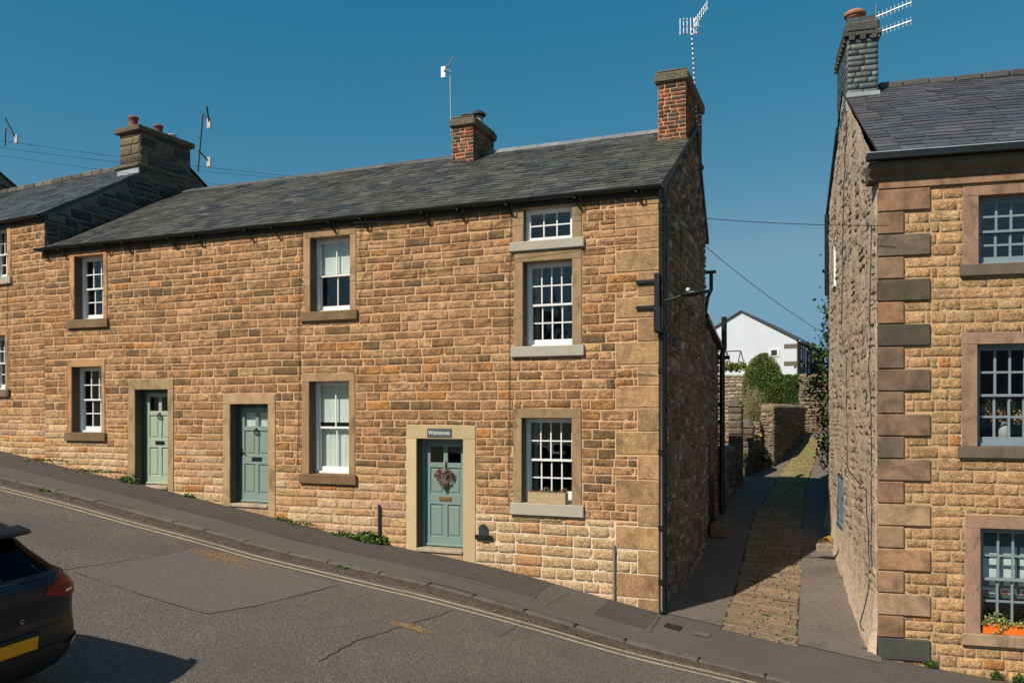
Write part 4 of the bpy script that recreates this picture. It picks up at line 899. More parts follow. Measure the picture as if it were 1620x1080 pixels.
qc = {0: (.30, .17, .105), 1: (.26, .16, .10), 2: (.17, .13, .10), 3: (.24, .16, .105), 4: (.10, .08, .055), 5: (.30, .17, .10), 6: (.085, .075, .055), 7: (.2, .135, .09), 8: (.17, .12, .085), 9: (.22, .15, .10), 10: (.24, .15, .105), 11: (.19, .14, .10), 12: (.27, .17, .115), 13: (.26, .15, .10), 14: (.36, .24, .15), 15: (.30, .2, .125), 16: (.36, .215, .12), 17: (.32, .2, .12), 18: (.38, .26, .165), 19: (.27, .16, .095), 20: (.07, .075, .07)}
for i, (a, b, w_) in enumerate(Q):
    mb = MB(); mb.box(-.012, w_, -.045, .25, a + .006, b - .006, jit(qc.get(i, (.2, .15, .1)), .06), 0, .014); mb.build('quoin', M_quoin, rh)
# front cornice, frieze, gutter
mb = MB(); fr1 = rl(1450, 285)[1]; c1 = rl(1450, 268)[1]
mb.box(0, RW, -.05, .2, fz, fr1 - .0, (.34, .20, .125), 0, .006); mb.build('frieze', M_smooth, rh)
mb = MB(); prof = [(.05, 0), (.08, .02), (.10, .07), (.17, .11), (.19, .17), (.19, .22)]
zt = ReZ - .04
rows = [[(x, -p[0] , fr1 + (zt - fr1) * p[1] / .22) for p in prof] for x in (-.15, RW)]
mb.grid(rows, (.16, .12, .08), 0, False); mb.face([r for r in rows[0]] + [(-.15, .2, zt), (-.15, .2, fr1)], (.12, .09, .06)); mb.face([(-.15, .2, fr1), (RW, .2, fr1), (RW, -.05, fr1), (-.15, -.05, fr1)], (.12, .09, .06)); mb.face([(-.15, .2, zt), (RW, .2, zt), (RW, -.19, zt), (-.15, -.19, zt)], (.12, .09, .06))
mb.build('cornice', M_smooth, rh)
gt = MB(); gt.box(-.2, RW, -.31, -.17, zt + .004, zt + .10, bev=.01); gt.build('gutter', M_black, rh)
mb = MB(); mb.box(-.2, RW, -.315, -.19, zt + .101, zt + .118, bev=.003); mb.build('gutter_lip', M_lead, rh)
# lane side wall of the right house, rough render over rubble, with a crack
M_rr = mat('rough_lime_render', (.60, .47, .34), .95, n1=(3, .2), n2=(20, .25), bump=(22, .8, .02), stain=(5, .54, .64, (.34, .25, .17), .6), lichen=(11, .6, .7, (.68, .62, .52), .7), spec=.1, scale=(1, .5, 1.25))
rtop = lambda u: (ReZ + (RRZ - ReZ) * u / RRY if u < RRY else RRZ - (RRZ - RBZ) * (u - RRY) / (RBY - RRY))
mb = MB(); rows = []; nz = 120; nu = 70
bw = [(RC[1] + 0) for _ in range(3)]
SWIN = [(3.9, 4.85, None)]
def sdisp(u, z):
    d = .022 * noise.noise(Vector((u * 2.2, z * 2.2, 1))) + .012 * noise.noise(Vector((u * 8, z * 8, 5))) + .006 * noise.noise(Vector((u * 19, z * 19, 8)))
    h = z - (G(RC[0] - u * sR, RC[1] + u * cR))
    if h < 1.0: d += .12 * (1 - max(h, 0)) ** 2
    return d + .026
swz0 = rl(0, 0)[1]
def side_pix(x, y):             # photo pixel -> (v, z) on the lane side wall
    r = ray(x, y); o = cam.location; nx, ny = -cR, -sR
    t = ((RC[0] - o.x) * nx + (RC[1] - o.y) * ny) / (r.x * nx + r.y * ny); q = o + r * t
    return -(q.x - RC[0]) * sR + (q.y - RC[1]) * cR, q.z
BW = (side_pix(1337, 790)[0], side_pix(1328, 790)[0], side_pix(1332, 828)[1], side_pix(1332, 750)[1])
UW = (side_pix(1324, 430)[0], side_pix(1320.5, 430)[0], side_pix(1322, 450)[1], side_pix(1322, 385)[1])
us = sorted([RBY * i / nu for i in range(nu + 1)] + [BW[0], BW[1]])
for j in range(nz + 1):
    row_ = []
    for u in us:
        zt_ = rtop(u) - .01; z = -4.6 + (zt_ + 4.6) * j / nz; row_.append((-sdisp(u, z) * min(1, u / .1 + .2), u, z))
    rows.append(row_)
n0 = len(mb.v); k = len(us)
for r_ in rows: mb.v += r_
for j in range(nz):
    for i in range(k - 1):
        um = (us[i] + us[i + 1]) / 2; zm = (rows[j][i][2] + rows[j + 1][i][2]) / 2
        if any(w_[0] < um < w_[1] and w_[2] < zm < w_[3] for w_ in (BW, UW)): continue
        mb.f.append((n0 + j * k + i, n0 + (j + 1) * k + i, n0 + (j + 1) * k + i + 1, n0 + j * k + i + 1)); mb.m.append(0); mb.c.append((1, 1, 1)); mb.sm.append(True)
mb.face([(0, RBY, -4), (RW, RBY, -4), (RW, RBY, RBZ), (0, RBY, RBZ)]); mb.face([(RW, 0, -4.9), (RW, RBY, -4.9), (RW, RBY, RBZ), (RW, RRY, RRZ), (RW, 0, ReZ)])
rubble(mb, ((0, 0), (0, 1), (-1, 0)), .06, RBY, -4.2, RRZ, lambda u: rtop(u) - .05, None, [(.48, .37, .27), (.42, .33, .25), (.54, .42, .31), (.46, .33, .24), (.36, .29, .23)], random.Random(87), s=(.3, .75), h=(.12, .24), mi=1, holes=[BW, UW], proud=.024, joint=.055)
mb.build('lane_side_wall', [M_rr, M_stone], rh)
def sidetube(px, r, name, m_, n=.05, par=None):
    mb = MB(); pts = []
    V = [side_pix(*p) for p in px]
    for a, b in zip(V, V[1:]):
        kk = max(1, int(math.hypot(a[0] - b[0], a[1] - b[1]) / .12))
        for i in range(kk): u, z = a[0] + (b[0] - a[0]) * i / kk, a[1] + (b[1] - a[1]) * i / kk; pts.append((-sdisp(u, z) - n, u, z))
    pts.append((-sdisp(*V[-1]) - n, V[-1][0], V[-1][1]))
    mb.tube(pts, r, n=5); return mb.build(name, m_, par or rh)
sidetube([(1335, 512), (1336, 540), (1342, 575), (1341, 620), (1344, 680), (1343, 740), (1352, 752), (1364, 766), (1374, 777)], .016, 'crack', M_crack, -.004)
sidetube([(1374, 777), (1378, 850), (1379, 930), (1374, 985), (1380, 998)], .008, 'cable', M_wire, .01)
sidetube([(1343, 190), (1338, 300), (1336, 420), (1335, 512)], .008, 'cable', M_wire, .01)
sidetube([(1383, 355), (1381, 450), (1379, 560), (1383, 700), (1383, 900)], .007, 'cable', M_wire, .012)
for (px, py) in ((1350, 580), (1342, 632), (1374, 625), (1350, 520), (1330, 460), (1322, 645), (1367, 520), (1358, 700), (1345, 480)):
    v, z = side_pix(px, py); mb = MB(); d = sdisp(v, z); h = rnd.uniform(.05, .11); mb.box(-d - .006, -d + .03, v - .045, v + .045, z - h, z + h, (1, 1, 1), 0, .01); mb.build('putlog_hole', M_dark_in, rh)
def lane_window(w_, m_, lab):
    a, b, c, d = w_; mb = MB()
    for (p, q, r, s) in ((a, a + .05, c, d), (b - .05, b, c, d), (a, b, c, c + .05), (a, b, d - .05, d), ((a + b) / 2 - .02, (a + b) / 2 + .02, c, d), (a, b, (c + d) / 2 - .02, (c + d) / 2 + .02)): mb.box(.03, .08, p, q, r, s)
    mb.box(-.02, .1, a - .02, a, c, d); mb.box(-.02, .1, b, b + .02, c, d); mb.box(-.06, .1, a - .03, b + .03, c - .07, c); mb.box(-.02, .1, a - .02, b + .02, d, d + .03)
    o = mb.build('lane_window', m_, rh); o['label'] = lab
    mb = MB(); mb.face([(.06, a, c), (.06, b, c), (.06, b, d), (.06, a, d)]); mb.build('pane', M_glass, o)
    mb = MB(); mb.box(.12, .9, a - .1, b + .1, c - .1, d + .1); mb.build('room', M_dark_in, o)
lane_window(BW, mat('blue_paint', (.09, .17, .22), .5, n1=(3, .1), n2=(30, .1), bump=None), 'narrow blue window low in the lane side wall'); lane_window(UW, M_white, 'narrow white window high in the lane side wall')
# roof
mb = MB(); rg = random.Random(71); pal3 = [(.075, .075, .082), (.088, .084, .09), (.065, .07, .076), (.10, .095, .098), (.08, .072, .078), (.07, .078, .08)]
rey = -.24; rez = zt + .13
slates(mb, -.05, RW, rey, rez, RRY, RRZ + .05, rg, pal3, row=.2, wd=(.26, .42)); mb.face([(-.05, rey, rez - .015), (RW, rey, rez - .015), (RW, RRY, RRZ + .03), (-.05, RRY, RRZ + .03)], (.03, .03, .03))
for dz in (.05, -.02): mb.face([(-.05, RRY, RRZ + dz), (RW, RRY, RRZ + dz), (RW, RBY + .2, RBZ + dz - .1), (-.05, RBY + .2, RBZ + dz - .1)], (.06, .06, .06))
mb.build('roof', M_slate2, rh)
mb = MB(); mb.box(-.08, -.03, RRY + .7, RBY + .2, 0, .13, T=lambda p: (p[0], p[1], p[2] + RRZ - (RRZ - RBZ + .1) * (p[1] - RRY) / (RBY + .2 - RRY) - .09)); mb.tube([(-.06, RBY + .1, RBZ - .1), (-.06, RBY + .1, 2.6)], .05); mb.build('barge_board', M_black, rh)
mb = MB(); x = .6
while x < RW:
    h = RRZ + .11 + rg.uniform(-.012, .02); mb.box(x, x + .44, RRY - .1, RRY + .1, RRZ - .02, h, jit((.09, .085, .08), .2, rg), 0, .03); x += .45
mb.build('ridge_tiles', M_slate2, rh)
# slate hung chimney with stepped brick cap
mb = MB(); x0, x1, y0, y1, z0, z1 = -.02, .52, 3.35, 4.85, 5.6, 7.38
mb.box(x0 + .01, x1 - .01, y0 + .01, y1 - .01, z0, z1, (.06, .07, .07), 0); cf = lambda u, z, w_: jit(rg.choice([(.085, .105, .10), (.11, .135, .13), (.07, .085, .085), (.13, .15, .14)]), .15, rg)
for O, U, N, L_ in (((x0, y0), (1, 0), (0, -1), x1 - x0), ((x1, y0), (0, 1), (1, 0), y1 - y0), ((x0, y1), (0, -1), (-1, 0), y1 - y0)): masonry(mb, (O, U, N), 0, L_, z0, 6.95, [], cf, rg, ch=(.095, .115), lw=(.22, .32), joint=.008, proud=.01, rough=.002, wave=0, split=0)
rc = mb.build('chimney', M_slate2, rh); rc['label'] = 'tall grey chimney hung with slates at the lane end'
mb = MB(); k = (.10, .105, .095)
for i in range(3): mb.box(x0 + .03 + i * .19, x0 + .13 + i * .19, y0 - .06, y0, 6.93, 7.01, k, 0, .005)
for i in range(8): mb.box(x0 - .06, x0, y0 + .03 + i * .2, y0 + .13 + i * .2, 6.93, 7.01, (.14, .12, .08), 0, .005)
mb.box(x0 - .06, x1 + .06, y0 - .06, y1 + .06, 7.01, 7.08, k, 0, .006); mb.box(x0 - .03, x1 + .03, y0 - .03, y1 + .03, 7.08, 7.30, k, 0, .04); mb.box(x0 + .03, x1 - .03, y0 + .03, y1 - .03, 7.30, 7.40, k, 0, .04); mb.build('cap', M_stone, rc)
mb = MB(); mb.box(x0 - .02, x1 + .03, y0 - .03, y0 - .015, z0 + .02, z0 + .36, bev=.003); mb.build('flashing', M_lead, rc)
pt = pot(rc, .17, 3.75, 7.38, .15, .17, (.42, .18, .09)); mb = MB(); mb.lathe((.17, 3.75, 7.55), [(.17, 0), (.2, .02), (.2, .07), (.15, .11), (.02, .13)], (.42, .18, .10)); 
mb.build('pot_hood', M_terra, rc)
# windows of the right house
rsc = (.34, .21, .14)
for i, (w_, hh) in enumerate(zip(rop, (.14, .17, .19, .14, .17))): window(rh, *w_, 5, (2, 2), fm=M_greybar, jw=.2, jr=.2, hh=hh, sh=.17, scol=rsc, sillc=(.15, .12, .09) if i != 2 else (.38, .26, .17), reveal=.13, bar=.03)
mb = MB(); hh_ = R3[3] - R3[2]  # panels behind the glass that imitate a reflection in the pane
for k in range(4):
    xa_ = R3[0] + .10 + k * .255
    for za, zb2 in ((.50, .68), (.72, .80)): mb.box(xa_, xa_ + .215, .345, .35, R3[2] + hh_ * za, R3[2] + hh_ * zb2, (.75, .78, .78))
    mb.box(xa_, xa_ + .215, .345, .35, R3[2] + hh_ * .34, R3[2] + hh_ * .40, (.75, .78, .78)); mb.box(xa_ + .02, xa_ + .1, .341, .345, R3[2] + hh_ * .34, R3[2] + hh_ * .375, (.6, .12, .08))
mb.box(R3[0] + .02, R3[1] - .02, .351, .36, R3[2] + hh_ * .3, R3[3] - .02, (.07, .12, .12))
ps = thing('painted_reflection', 'white panels with red and white edging imitating a reflection in the lowest right window', 'painted reflection', (RC[0], RC[1], R3[2]), RA); mb.build('panels', M_any, ps)
# orange flower box in the lowest window
fb0 = R3[0] + .04; fb = thing('flower_box', 'orange window box with trailing ivy and yellow green leaves on the lowest right sill', 'flower box', (RC[0] + .0, RC[1], R3[2]), RA)
mb = MB(); mb.box(fb0, fb0 + 1.0, -.0, .12, R3[2], R3[2] + .145, bev=.006); mb.build('trough', M_orange, fb)
mb = MB(); rg = random.Random(16)
for i in range(900):
    x = fb0 + rg.uniform(-.03, 1.0); z = R3[2] + .13 + abs(rg.gauss(0, .07)) * (.7 + .5 * math.sin(x * 13)); leafquad(mb, (x, rg.uniform(-.03, .12), z), rg.uniform(.012, .026), jit(rg.choice([(.30, .30, .09), (.14, .2, .05), (.38, .36, .16), (.08, .13, .03)]), .25, rg), rg, .2, .7)
for k in range(60): leafquad(mb, (fb0 + .2 + rg.gauss(0, .02) + .05 * math.sin(k * .2), -.03, R3[2] + .14 - k * .0055), .02, jit((.2, .24, .08), .3, rg), rg, .2, .7)
mb.build('foliage', M_leaf, fb)
# dried flowers in a vase, lower right first floor window
vs = thing('vase', 'pale round vase of dried golden flowers inside the middle right window', 'vase', (RC[0], RC[1], R2[2] + .05), RA)
mb = MB(); vx = rl(1590, 690, -.33)[0]; mb.lathe((vx, .36, R2[2] + .05), [(.05, 0), (.085, .06), (.09, .16), (.06, .24), (.035, .27), (.045, .3)], (.42, .40, .42)); mb.build('vase_body', M_any, vs)
mb = MB(); rg = random.Random(8)
for k in range(11):
    cx, cz_ = vx + rg.uniform(-.38, .3), R2[2] + .42 + rg.uniform(-.02, .17); mb.tube([(vx, .36, R2[2] + .3), (cx, .34, cz_)], .004, (.2, .15, .08), n=4)
    for i in range(50): leafquad(mb, (cx + rg.gauss(0, .035), .34 + rg.gauss(0, .025), cz_ + rg.gauss(0, .045)), .02, jit(rg.choice([(.5, .28, .10), (.55, .34, .15), (.4, .22, .09)]), .2, rg), rg, 1)
mb.build('dried_flowers', M_leaf, vs)
# twin aerial on the slate chimney
p0 = at(1386, 27, 15.3); ar = thing('tv_aerial', 'pair of long white comb aerials on the slate hung chimney', 'aerial', p0 - Vector((0, 0, .2)))
mb = MB(); mb.tube([at(1386, 60, 15.3), at(1386, 8, 15.3)], .013, (.2, .2, .2), n=6); mb.tube([at(1376, 58, 15.3), at(1388, 56, 15.3)], .012, (.2, .2, .2), n=6); mb.build('mast', M_any, ar)
for (a, b) in (((1386, 27), (1442, 4)), ((1386, 53), (1442, 33))):
    A, B_ = at(*a, 15.3), at(*b, 15.0); mb = MB(); mb.tube([A, B_], .012, n=6)
    for i in range(9): p = A.lerp(B_, .08 + .9 * i / 8); k = .075; mb.tube([p - Vector((0, 0, k)), p + Vector((0, 0, k))], .008, n=5)
    mb.build('boom', M_alu, ar)
# ------------------------------------------------ up the lane
def garden_wall(name, label, pts, h, t, pal, seed, cope=True, zf=None, jitz=.0, cat='wall'):
    rg = random.Random(seed); x0, y0 = pts[0]; th = thing(name, label, cat, (x0, y0, G(x0, y0)))
    mb = MB(); cp = MB()
    for (a, b) in zip(pts, pts[1:]):
        a, b = Vector((*a, 0)), Vector((*b, 0)); d = (b - a); L_ = d.length; d.normalize(); n = Vector((d.y, -d.x, 0))
        base = lambda u: G(a.x + d.x * u, a.y + d.y * u)
        hf = (lambda u: zf(a.x + d.x * u, a.y + d.y * u)) if zf else (lambda u: base(u) + h)
        zlo = min(base(0), base(L_)) - .1; zhi = max(hf(0), hf(L_)) 
        for sgn in (1, -1):
            O = a + n * sgn * t / 2
            rubble(mb, ((O.x, O.y), (d.x, d.y), (n.x * sgn, n.y * sgn)), 0, L_, zlo, zhi, hf, lambda u: base(u) - .15, pal, rg, s=(.15, .4), h=(.08, .18), proud=.025)
        for e, P_ in ((-1, a), (1, b)):
            O = P_ - n * t / 2 * e; rubble(mb, ((O.x, O.y), (n.x * e, n.y * e), (d.x * e, d.y * e)), 0, t, zlo, hf(0 if e < 0 else L_), None, None, pal, rg, s=(.15, .3), h=(.1, .18), proud=.02)
        q = 10
        for i in range(q):
            u0, u1 = L_ * i / q, L_ * (i + 1) / q
            for sgn in (1, -1):
                A, B_ = a + d * u0 + n * sgn * t / 2, a + d * u1 + n * sgn * t / 2
                mb.face([(A.x, A.y, base(u0) - .3), (B_.x, B_.y, base(u1) - .3), (B_.x, B_.y, hf(u1)), (A.x, A.y, hf(u0))], (1, 1, 1), 1)
            A, B_ = a + d * u0, a + d * u1; mb.face([(A.x - n.x * t / 2, A.y - n.y * t / 2, hf(u0)), (B_.x - n.x * t / 2, B_.y - n.y * t / 2, hf(u1)), (B_.x + n.x * t / 2, B_.y + n.y * t / 2, hf(u1)), (A.x + n.x * t / 2, A.y + n.y * t / 2, hf(u0))], (1, 1, 1), 1)
        for P_, u in ((a, 0), (b, L_)): mb.face([(P_.x - n.x * t / 2, P_.y - n.y * t / 2, base(u) - .3), (P_.x + n.x * t / 2, P_.y + n.y * t / 2, base(u) - .3), (P_.x + n.x * t / 2, P_.y + n.y * t / 2, hf(u)), (P_.x - n.x * t / 2, P_.y - n.y * t / 2, hf(u))], (1, 1, 1), 1)
        if cope:
            u = 0
            while u < L_:
                l_ = min(rg.uniform(.3, .55), L_ - u + .001); A = a + d * (u + .006); B_ = a + d * (u + l_ - .006); c = jit(rg.choice(pal), .2, rg); r_ = t / 2 + .03
                rows = []
                for P_, uu in ((A, u), (B_, u + l_)): rows.append([(P_.x + n.x * r_ * math.cos(math.pi * k / 6), P_.y + n.y * r_ * math.cos(math.pi * k / 6), hf(uu) - .01 + .11 * math.sin(math.pi * k / 6)) for k in range(7)])
                cp.grid(rows, c, 0, True); cp.face(rows[0], c); cp.face(rows[1], c); u += l_
    mb.build('stonework', [M_stone, M_rubble_m], th)
    if cope: cp.build('coping', M_stone, th)
    return th
LP = [(.26, .19, .12), (.32, .24, .16), (.22, .17, .11), (.36, .27, .19), (.29, .2, .14)]
# rear wing of the cottage row
wg = thing('rear_wing', 'low dark stone rear wing with sloping slate roof on the left of the lane', 'outbuilding', (0, 5, G(0, 5)))
wt = lambda u: 1.95 - .18 * u
mb = MB(); rg = random.Random(17)
rubble(mb, ((-.06, BY), (0, 1), (1, 0)), 0, 2.5, -3.2, 2.0, wt, None, gpal, rg, holes=[(.9, 1.7, -2.6, -.5)])
for i in range(10): a, b = i * .25, (i + 1) * .25; mb.face([(-.06, BY + a, -3.4), (-.06, BY + b, -3.4), (-.06, BY + b, wt(b)), (-.06, BY + a, wt(a))], (1, 1, 1), 1)
mb.face([(-.06, BY + 2.5, -3.4), (-4, BY + 2.5, -3.4), (-4, BY + 2.5, wt(2.5)), (-.06, BY + 2.5, wt(2.5))], (1, 1, 1), 1); mb.build('wall', [M_stone, M_rubble_m], wg)
mb = MB(); slates(mb, -4, .08, BY + 2.62, wt(2.62) + .03, BY, wt(0) + .12, rg, pal); mb.face([(-4, BY + 2.6, wt(2.6) - .02), (.07, BY + 2.6, wt(2.6) - .02), (.07, BY, wt(0) + .03), (-4, BY, wt(0) + .03)], (.05, .05, .05)); mb.face([(.08, BY + 2.6, wt(2.6) - .04), (.08, BY + 2.6, wt(2.6) + .03), (.08, BY, wt(0) + .12), (.08, BY, wt(0) + .02)], (.25, .25, .24)); mb.build('roof', M_slate, wg)
mb = MB(); mb.box(-.05, -.02, BY + .95, BY + 1.65, G(0, 6) - .1, -.55, (.02, .03, .03), 0, .01); mb.build('door', M_black, wg)
def wpipe(pts, r, label, name='soil_pipe'):
    mb = MB(); mb.tube(pts, r, n=10); mb.build(name, M_black, wg)
b7 = BY + 2.35; tp = at(1142, 502, 19.9); wpipe([(.06, b7, G(.06, b7)), (.06, b7, 1.35), (.10, b7 + .05, 1.5), (.10, b7 + .05, 2.25)], .065, '')
wpipe([(-.1, b7 + .3, 1.28), (.2, b7 + .3, 1.3)], .05, '', 'gutter_end')
v0 = fac(1112, 500, BY + .1); wpipe([(-.03, BY + .2, fac(1115, 500, BY).z), (.03, BY + .25, fac(1117, 468, BY).z), (.10, BY + .28, fac(1120, 455, BY).z), (.10, BY + .28, fac(1121, 427, BY).z)], .04, '', 'vent_pipe')
mb = MB(); zz = fac(1121, 427, BY).z; mb.tube([(-.06, BY + .28, zz), (.2, BY + .28, zz)], .035, n=8); mb.build('vent_cap', M_black, wg)
# stone planter against the wing
mb = MB(); p = gp(1130, 812); mb.box(.02, .38, BY + .55, BY + 1.9, G(.2, BY + 1.2) - .1, G(.2, BY + 1.2) + .18, (.2, .16, .11), 0, .03); solo('stone_step', mb, M_stone, 'low stone step against the dark rear wing', 'step')
# garden walls on the left of the lane
gw = garden_wall('garden_wall', 'tall coped stone wall climbing the left side of the lane', [(.72, 11.75), (1.1, 14), (1.35, 17.5)], 1.75, .35, LP, 3, zf=lambda x, y: .12 + .0 * y)
garden_wall('garden_wall', 'brick topped low garden wall facing the street at the lane bend', [(-1.6, 11.9), (.55, 11.65)], 1.55, .3, [(.34, .22, .15), (.38, .27, .19), (.30, .2, .14)], 4, zf=lambda x, y: -.22 - .12 * abs(math.sin(x * 2)), cope=False)
garden_wall('garden_wall', 'dark shaded low wall beside the rear wing', [(-.1, 7.4), (-.05, 9.4)], 1.3, .3, gpal, 5, zf=lambda x, y: -1.0)
def pier(x, y, zt, label, w_=.34):
    th = thing('gate_pier', label, 'pier', (x, y, G(x, y))); rg = random.Random(int(x * 10 + y)); mb = MB(); h = w_ / 2
    for O, U, N in (((x - h, y - h), (1, 0), (0, -1)), ((x + h, y - h), (0, 1), (1, 0)), ((x - h, y + h), (0, -1), (-1, 0))): masonry(mb, (O, U, N), 0, w_, G(x, y) - .1, zt, [], lambda u, z, q: jit(rg.choice([(.14, .12, .09), (.18, .15, .11)]), .2, rg), rg, ch=(.16, .24), lw=(.3, .4), wave=0)
    mb.box(x - h + .01, x + h - .01, y - h + .01, y + h - .01, G(x, y) - .2, zt, (1, 1, 1), 1); mb.build('shaft', [M_stone, M_rubble_m], th)
    mb = MB(); mb.box(x - h - .03, x + h + .03, y - h - .03, y + h + .03, zt, zt + .07, (.15, .13, .1), 0, .02); mb.lathe((x, y, zt + .05), [(h, 0), (h * .95, .08), (h * .6, .16), (.02, .2)], (.15, .13, .1), n=12); mb.build('cap', M_stone, th)
pier(.08, 9.7, .1, 'dark round topped gate pier beside the drainpipe'); pier(.28, 10.9, -.48, 'gate pier in front of the yellow flowers', .3)
garden_wall('retaining_wall', 'high sunlit rubble wall at the back of the garden under the white house', [(-4.5, 21.5), (.6, 21)], 2.0, .5, [(.42, .34, .25), (.48, .40, .30), (.36, .28, .2), (.5, .43, .34)], 6, zf=lambda x, y: 1.45, cope=False)
garden_wall('end_wall', 'stone wall closing the top of the lane behind the clipped hedge', [(1.3, 18.6), (3.6, 18.9)], 2.0, .4, LP, 8, zf=lambda x, y: 1.25)
mb = MB(); p = gp(1300, 690); x0 = 2.22; yy = 18.38; zz = G(2.4, 18.3)
mb.box(x0, x0 + .95, yy, yy + .05, zz, zz + 1.95, bev=.01)
for i in range(6): mb.box(x0 + .02 + i * .155, x0 + .16 + i * .155, yy - .02, yy, zz + .03, zz + 1.9, bev=.006)
solo('lane_gate', mb, M_rusty, 'rusty red board gate at the top of the lane', 'gate')
# far wall on right of lane beyond the right house
garden_wall('lane_wall', 'ivy covered wall continuing behind the right house', [(2.9, 7.3), (2.75, 13), (3.1, 18)], 1.9, .35, LP, 12)
# hedges
def hedge(name, label, c, rx, ry, z0, z1, prof, cols, n, seed, leaf=.035, cat='hedge', sq=2.6):
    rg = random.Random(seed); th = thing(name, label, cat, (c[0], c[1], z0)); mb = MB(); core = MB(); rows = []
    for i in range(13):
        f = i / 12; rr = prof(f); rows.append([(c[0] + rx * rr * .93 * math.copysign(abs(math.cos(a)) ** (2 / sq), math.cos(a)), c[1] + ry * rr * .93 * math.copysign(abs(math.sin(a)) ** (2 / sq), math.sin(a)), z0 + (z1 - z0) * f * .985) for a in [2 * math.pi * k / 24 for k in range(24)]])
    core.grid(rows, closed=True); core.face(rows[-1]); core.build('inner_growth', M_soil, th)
    for i in range(n):
        f = rg.random() ** .8 if rg.random() < .75 else 1; a = rg.uniform(0, 2 * math.pi); rr = prof(f) * (1 if f < 1 else math.sqrt(rg.random()));
        j = 1 + .03 * noise.noise(Vector((a * 3, f * 8, seed))) + rg.uniform(-.03, .012)
        x = c[0] + rx * rr * j * math.copysign(abs(math.cos(a)) ** (2 / sq), math.cos(a)); y = c[1] + ry * rr * j * math.copysign(abs(math.sin(a)) ** (2 / sq), math.sin(a)); z = z0 + (z1 - z0) * f * j
        leafquad(mb, (x, y, z), leaf * rg.uniform(.6, 1.2), jit(rg.choice(cols), .35, rg), rg, .4, .55)
    mb.build('leaves', M_leaf, th); return th
GR = [(.11, .16, .025), (.13, .18, .03), (.08, .12, .025), (.16, .19, .04), (.17, .15, .05)]
c = at(1207, 600, 32); zl, zh = c.z - .9, at(1205, 562, 32).z
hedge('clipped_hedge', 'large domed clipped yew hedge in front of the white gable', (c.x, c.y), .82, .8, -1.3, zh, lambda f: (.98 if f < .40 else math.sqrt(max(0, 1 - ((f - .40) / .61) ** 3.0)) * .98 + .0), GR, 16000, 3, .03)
c = at(1256, 612, 31.5)
hedge('clipped_hedge', 'smaller square cut bright green hedge right of the domed one', (c.x, c.y), .42, .5, -1.2, at(1256, 594, 31.5).z, lambda f: .98 if f < .9 else .98 - (f - .9) * 2, [(.08, .15, .02), (.11, .19, .03), (.06, .10, .02)], 5000, 5, .035, sq=4)
c = at(1283, 640, 30.6)
hedge('clipped_hedge', 'dark tall hedge against the end wall beside the rusty gate', (c.x - .15, c.y - .1), .32, .4, G(c.x, c.y) - .1, at(1275, 598, 30.6).z, lambda f: 1 - .35 * f * f, [(.03, .05, .015), (.045, .06, .02)], 3500, 6, .035)
# twiggy shrub
sh = at(1188, 640, 27.5); rg = random.Random(13); th = thing('twiggy_shrub', 'pale yellow twiggy shrub in front of the domed hedge', 'shrub', (sh.x, sh.y, -1.0)); mb = MB(); lf = MB()
for i in range(170):
    a = rg.uniform(0, 6.28); s = rg.uniform(.05, .62) ; h = rg.uniform(1.2, 1.95) * (1 - .3 * s)
    p0 = Vector((sh.x + rg.uniform(-.12, .12), sh.y + rg.uniform(-.12, .12), -.9)); p2 = p0 + Vector((math.cos(a) * s, math.sin(a) * s, h)); p1 = p0.lerp(p2, .5) + Vector((math.cos(a) * s * -.1, 0, .1))
    mb.tube([p0, p1, p2], [.009, .007, .003], jit((.30, .24, .13), .25, rg), n=4)
    for k in range(9): q = p0.lerp(p2, rg.uniform(.45, 1)); leafquad(lf, q + Vector((rg.gauss(0, .03), rg.gauss(0, .03), rg.gauss(0, .03))), .022, jit((.34, .34, .12), .3, rg), rg, 1)
mb.build('stems', M_any, th); lf.build('leaves', M_leaf, th)
# ivy on the right house rear edge and lane wall
rg = random.Random(19); th = thing('ivy', 'ivy climbing the rear corner of the right house and the lane wall', 'climbing plant', (2.7, 7, G(2.7, 7))); lf = MB(); st = MB()
def rw(u, v): return Vector((RC[0] + u * cR - v * sR, RC[1] + u * sR + v * cR, 0))
for (px, py, dense, spr) in ((1312, 395, 20, .08), (1312, 425, 36, .07), (1313, 455, 36, .07), (1306, 488, 46, .1), (1313, 500, 40, .07), (1311, 530, 80, .1), (1306, 560, 160, .18), (1300, 585, 240, .24), (1306, 600, 240, .22), (1302, 622, 160, .22), (1308, 650, 160, .17), (1310, 680, 140, .16), (1308, 705, 140, .14), (1312, 725, 100, .12)):
    c = at(px, py, 19.6)
    for i in range(dense): leafquad(lf, c + Vector((rg.gauss(0, spr), rg.gauss(0, .12), rg.gauss(0, spr * 1.3))), rg.uniform(.03, .06), jit(rg.choice([(.03, .06, .015), (.05, .09, .02), (.09, .15, .03), (.02, .035, .01)]), .3, rg), rg, 0, .8)
st.tube([at(1312, 735, 19.6), at(1309, 600, 19.6), at(1311, 500, 19.6), at(1309, 392, 19.6)], .02, n=5); st.build('stem', M_bark, th); lf.build('leaves', M_leaf, th)
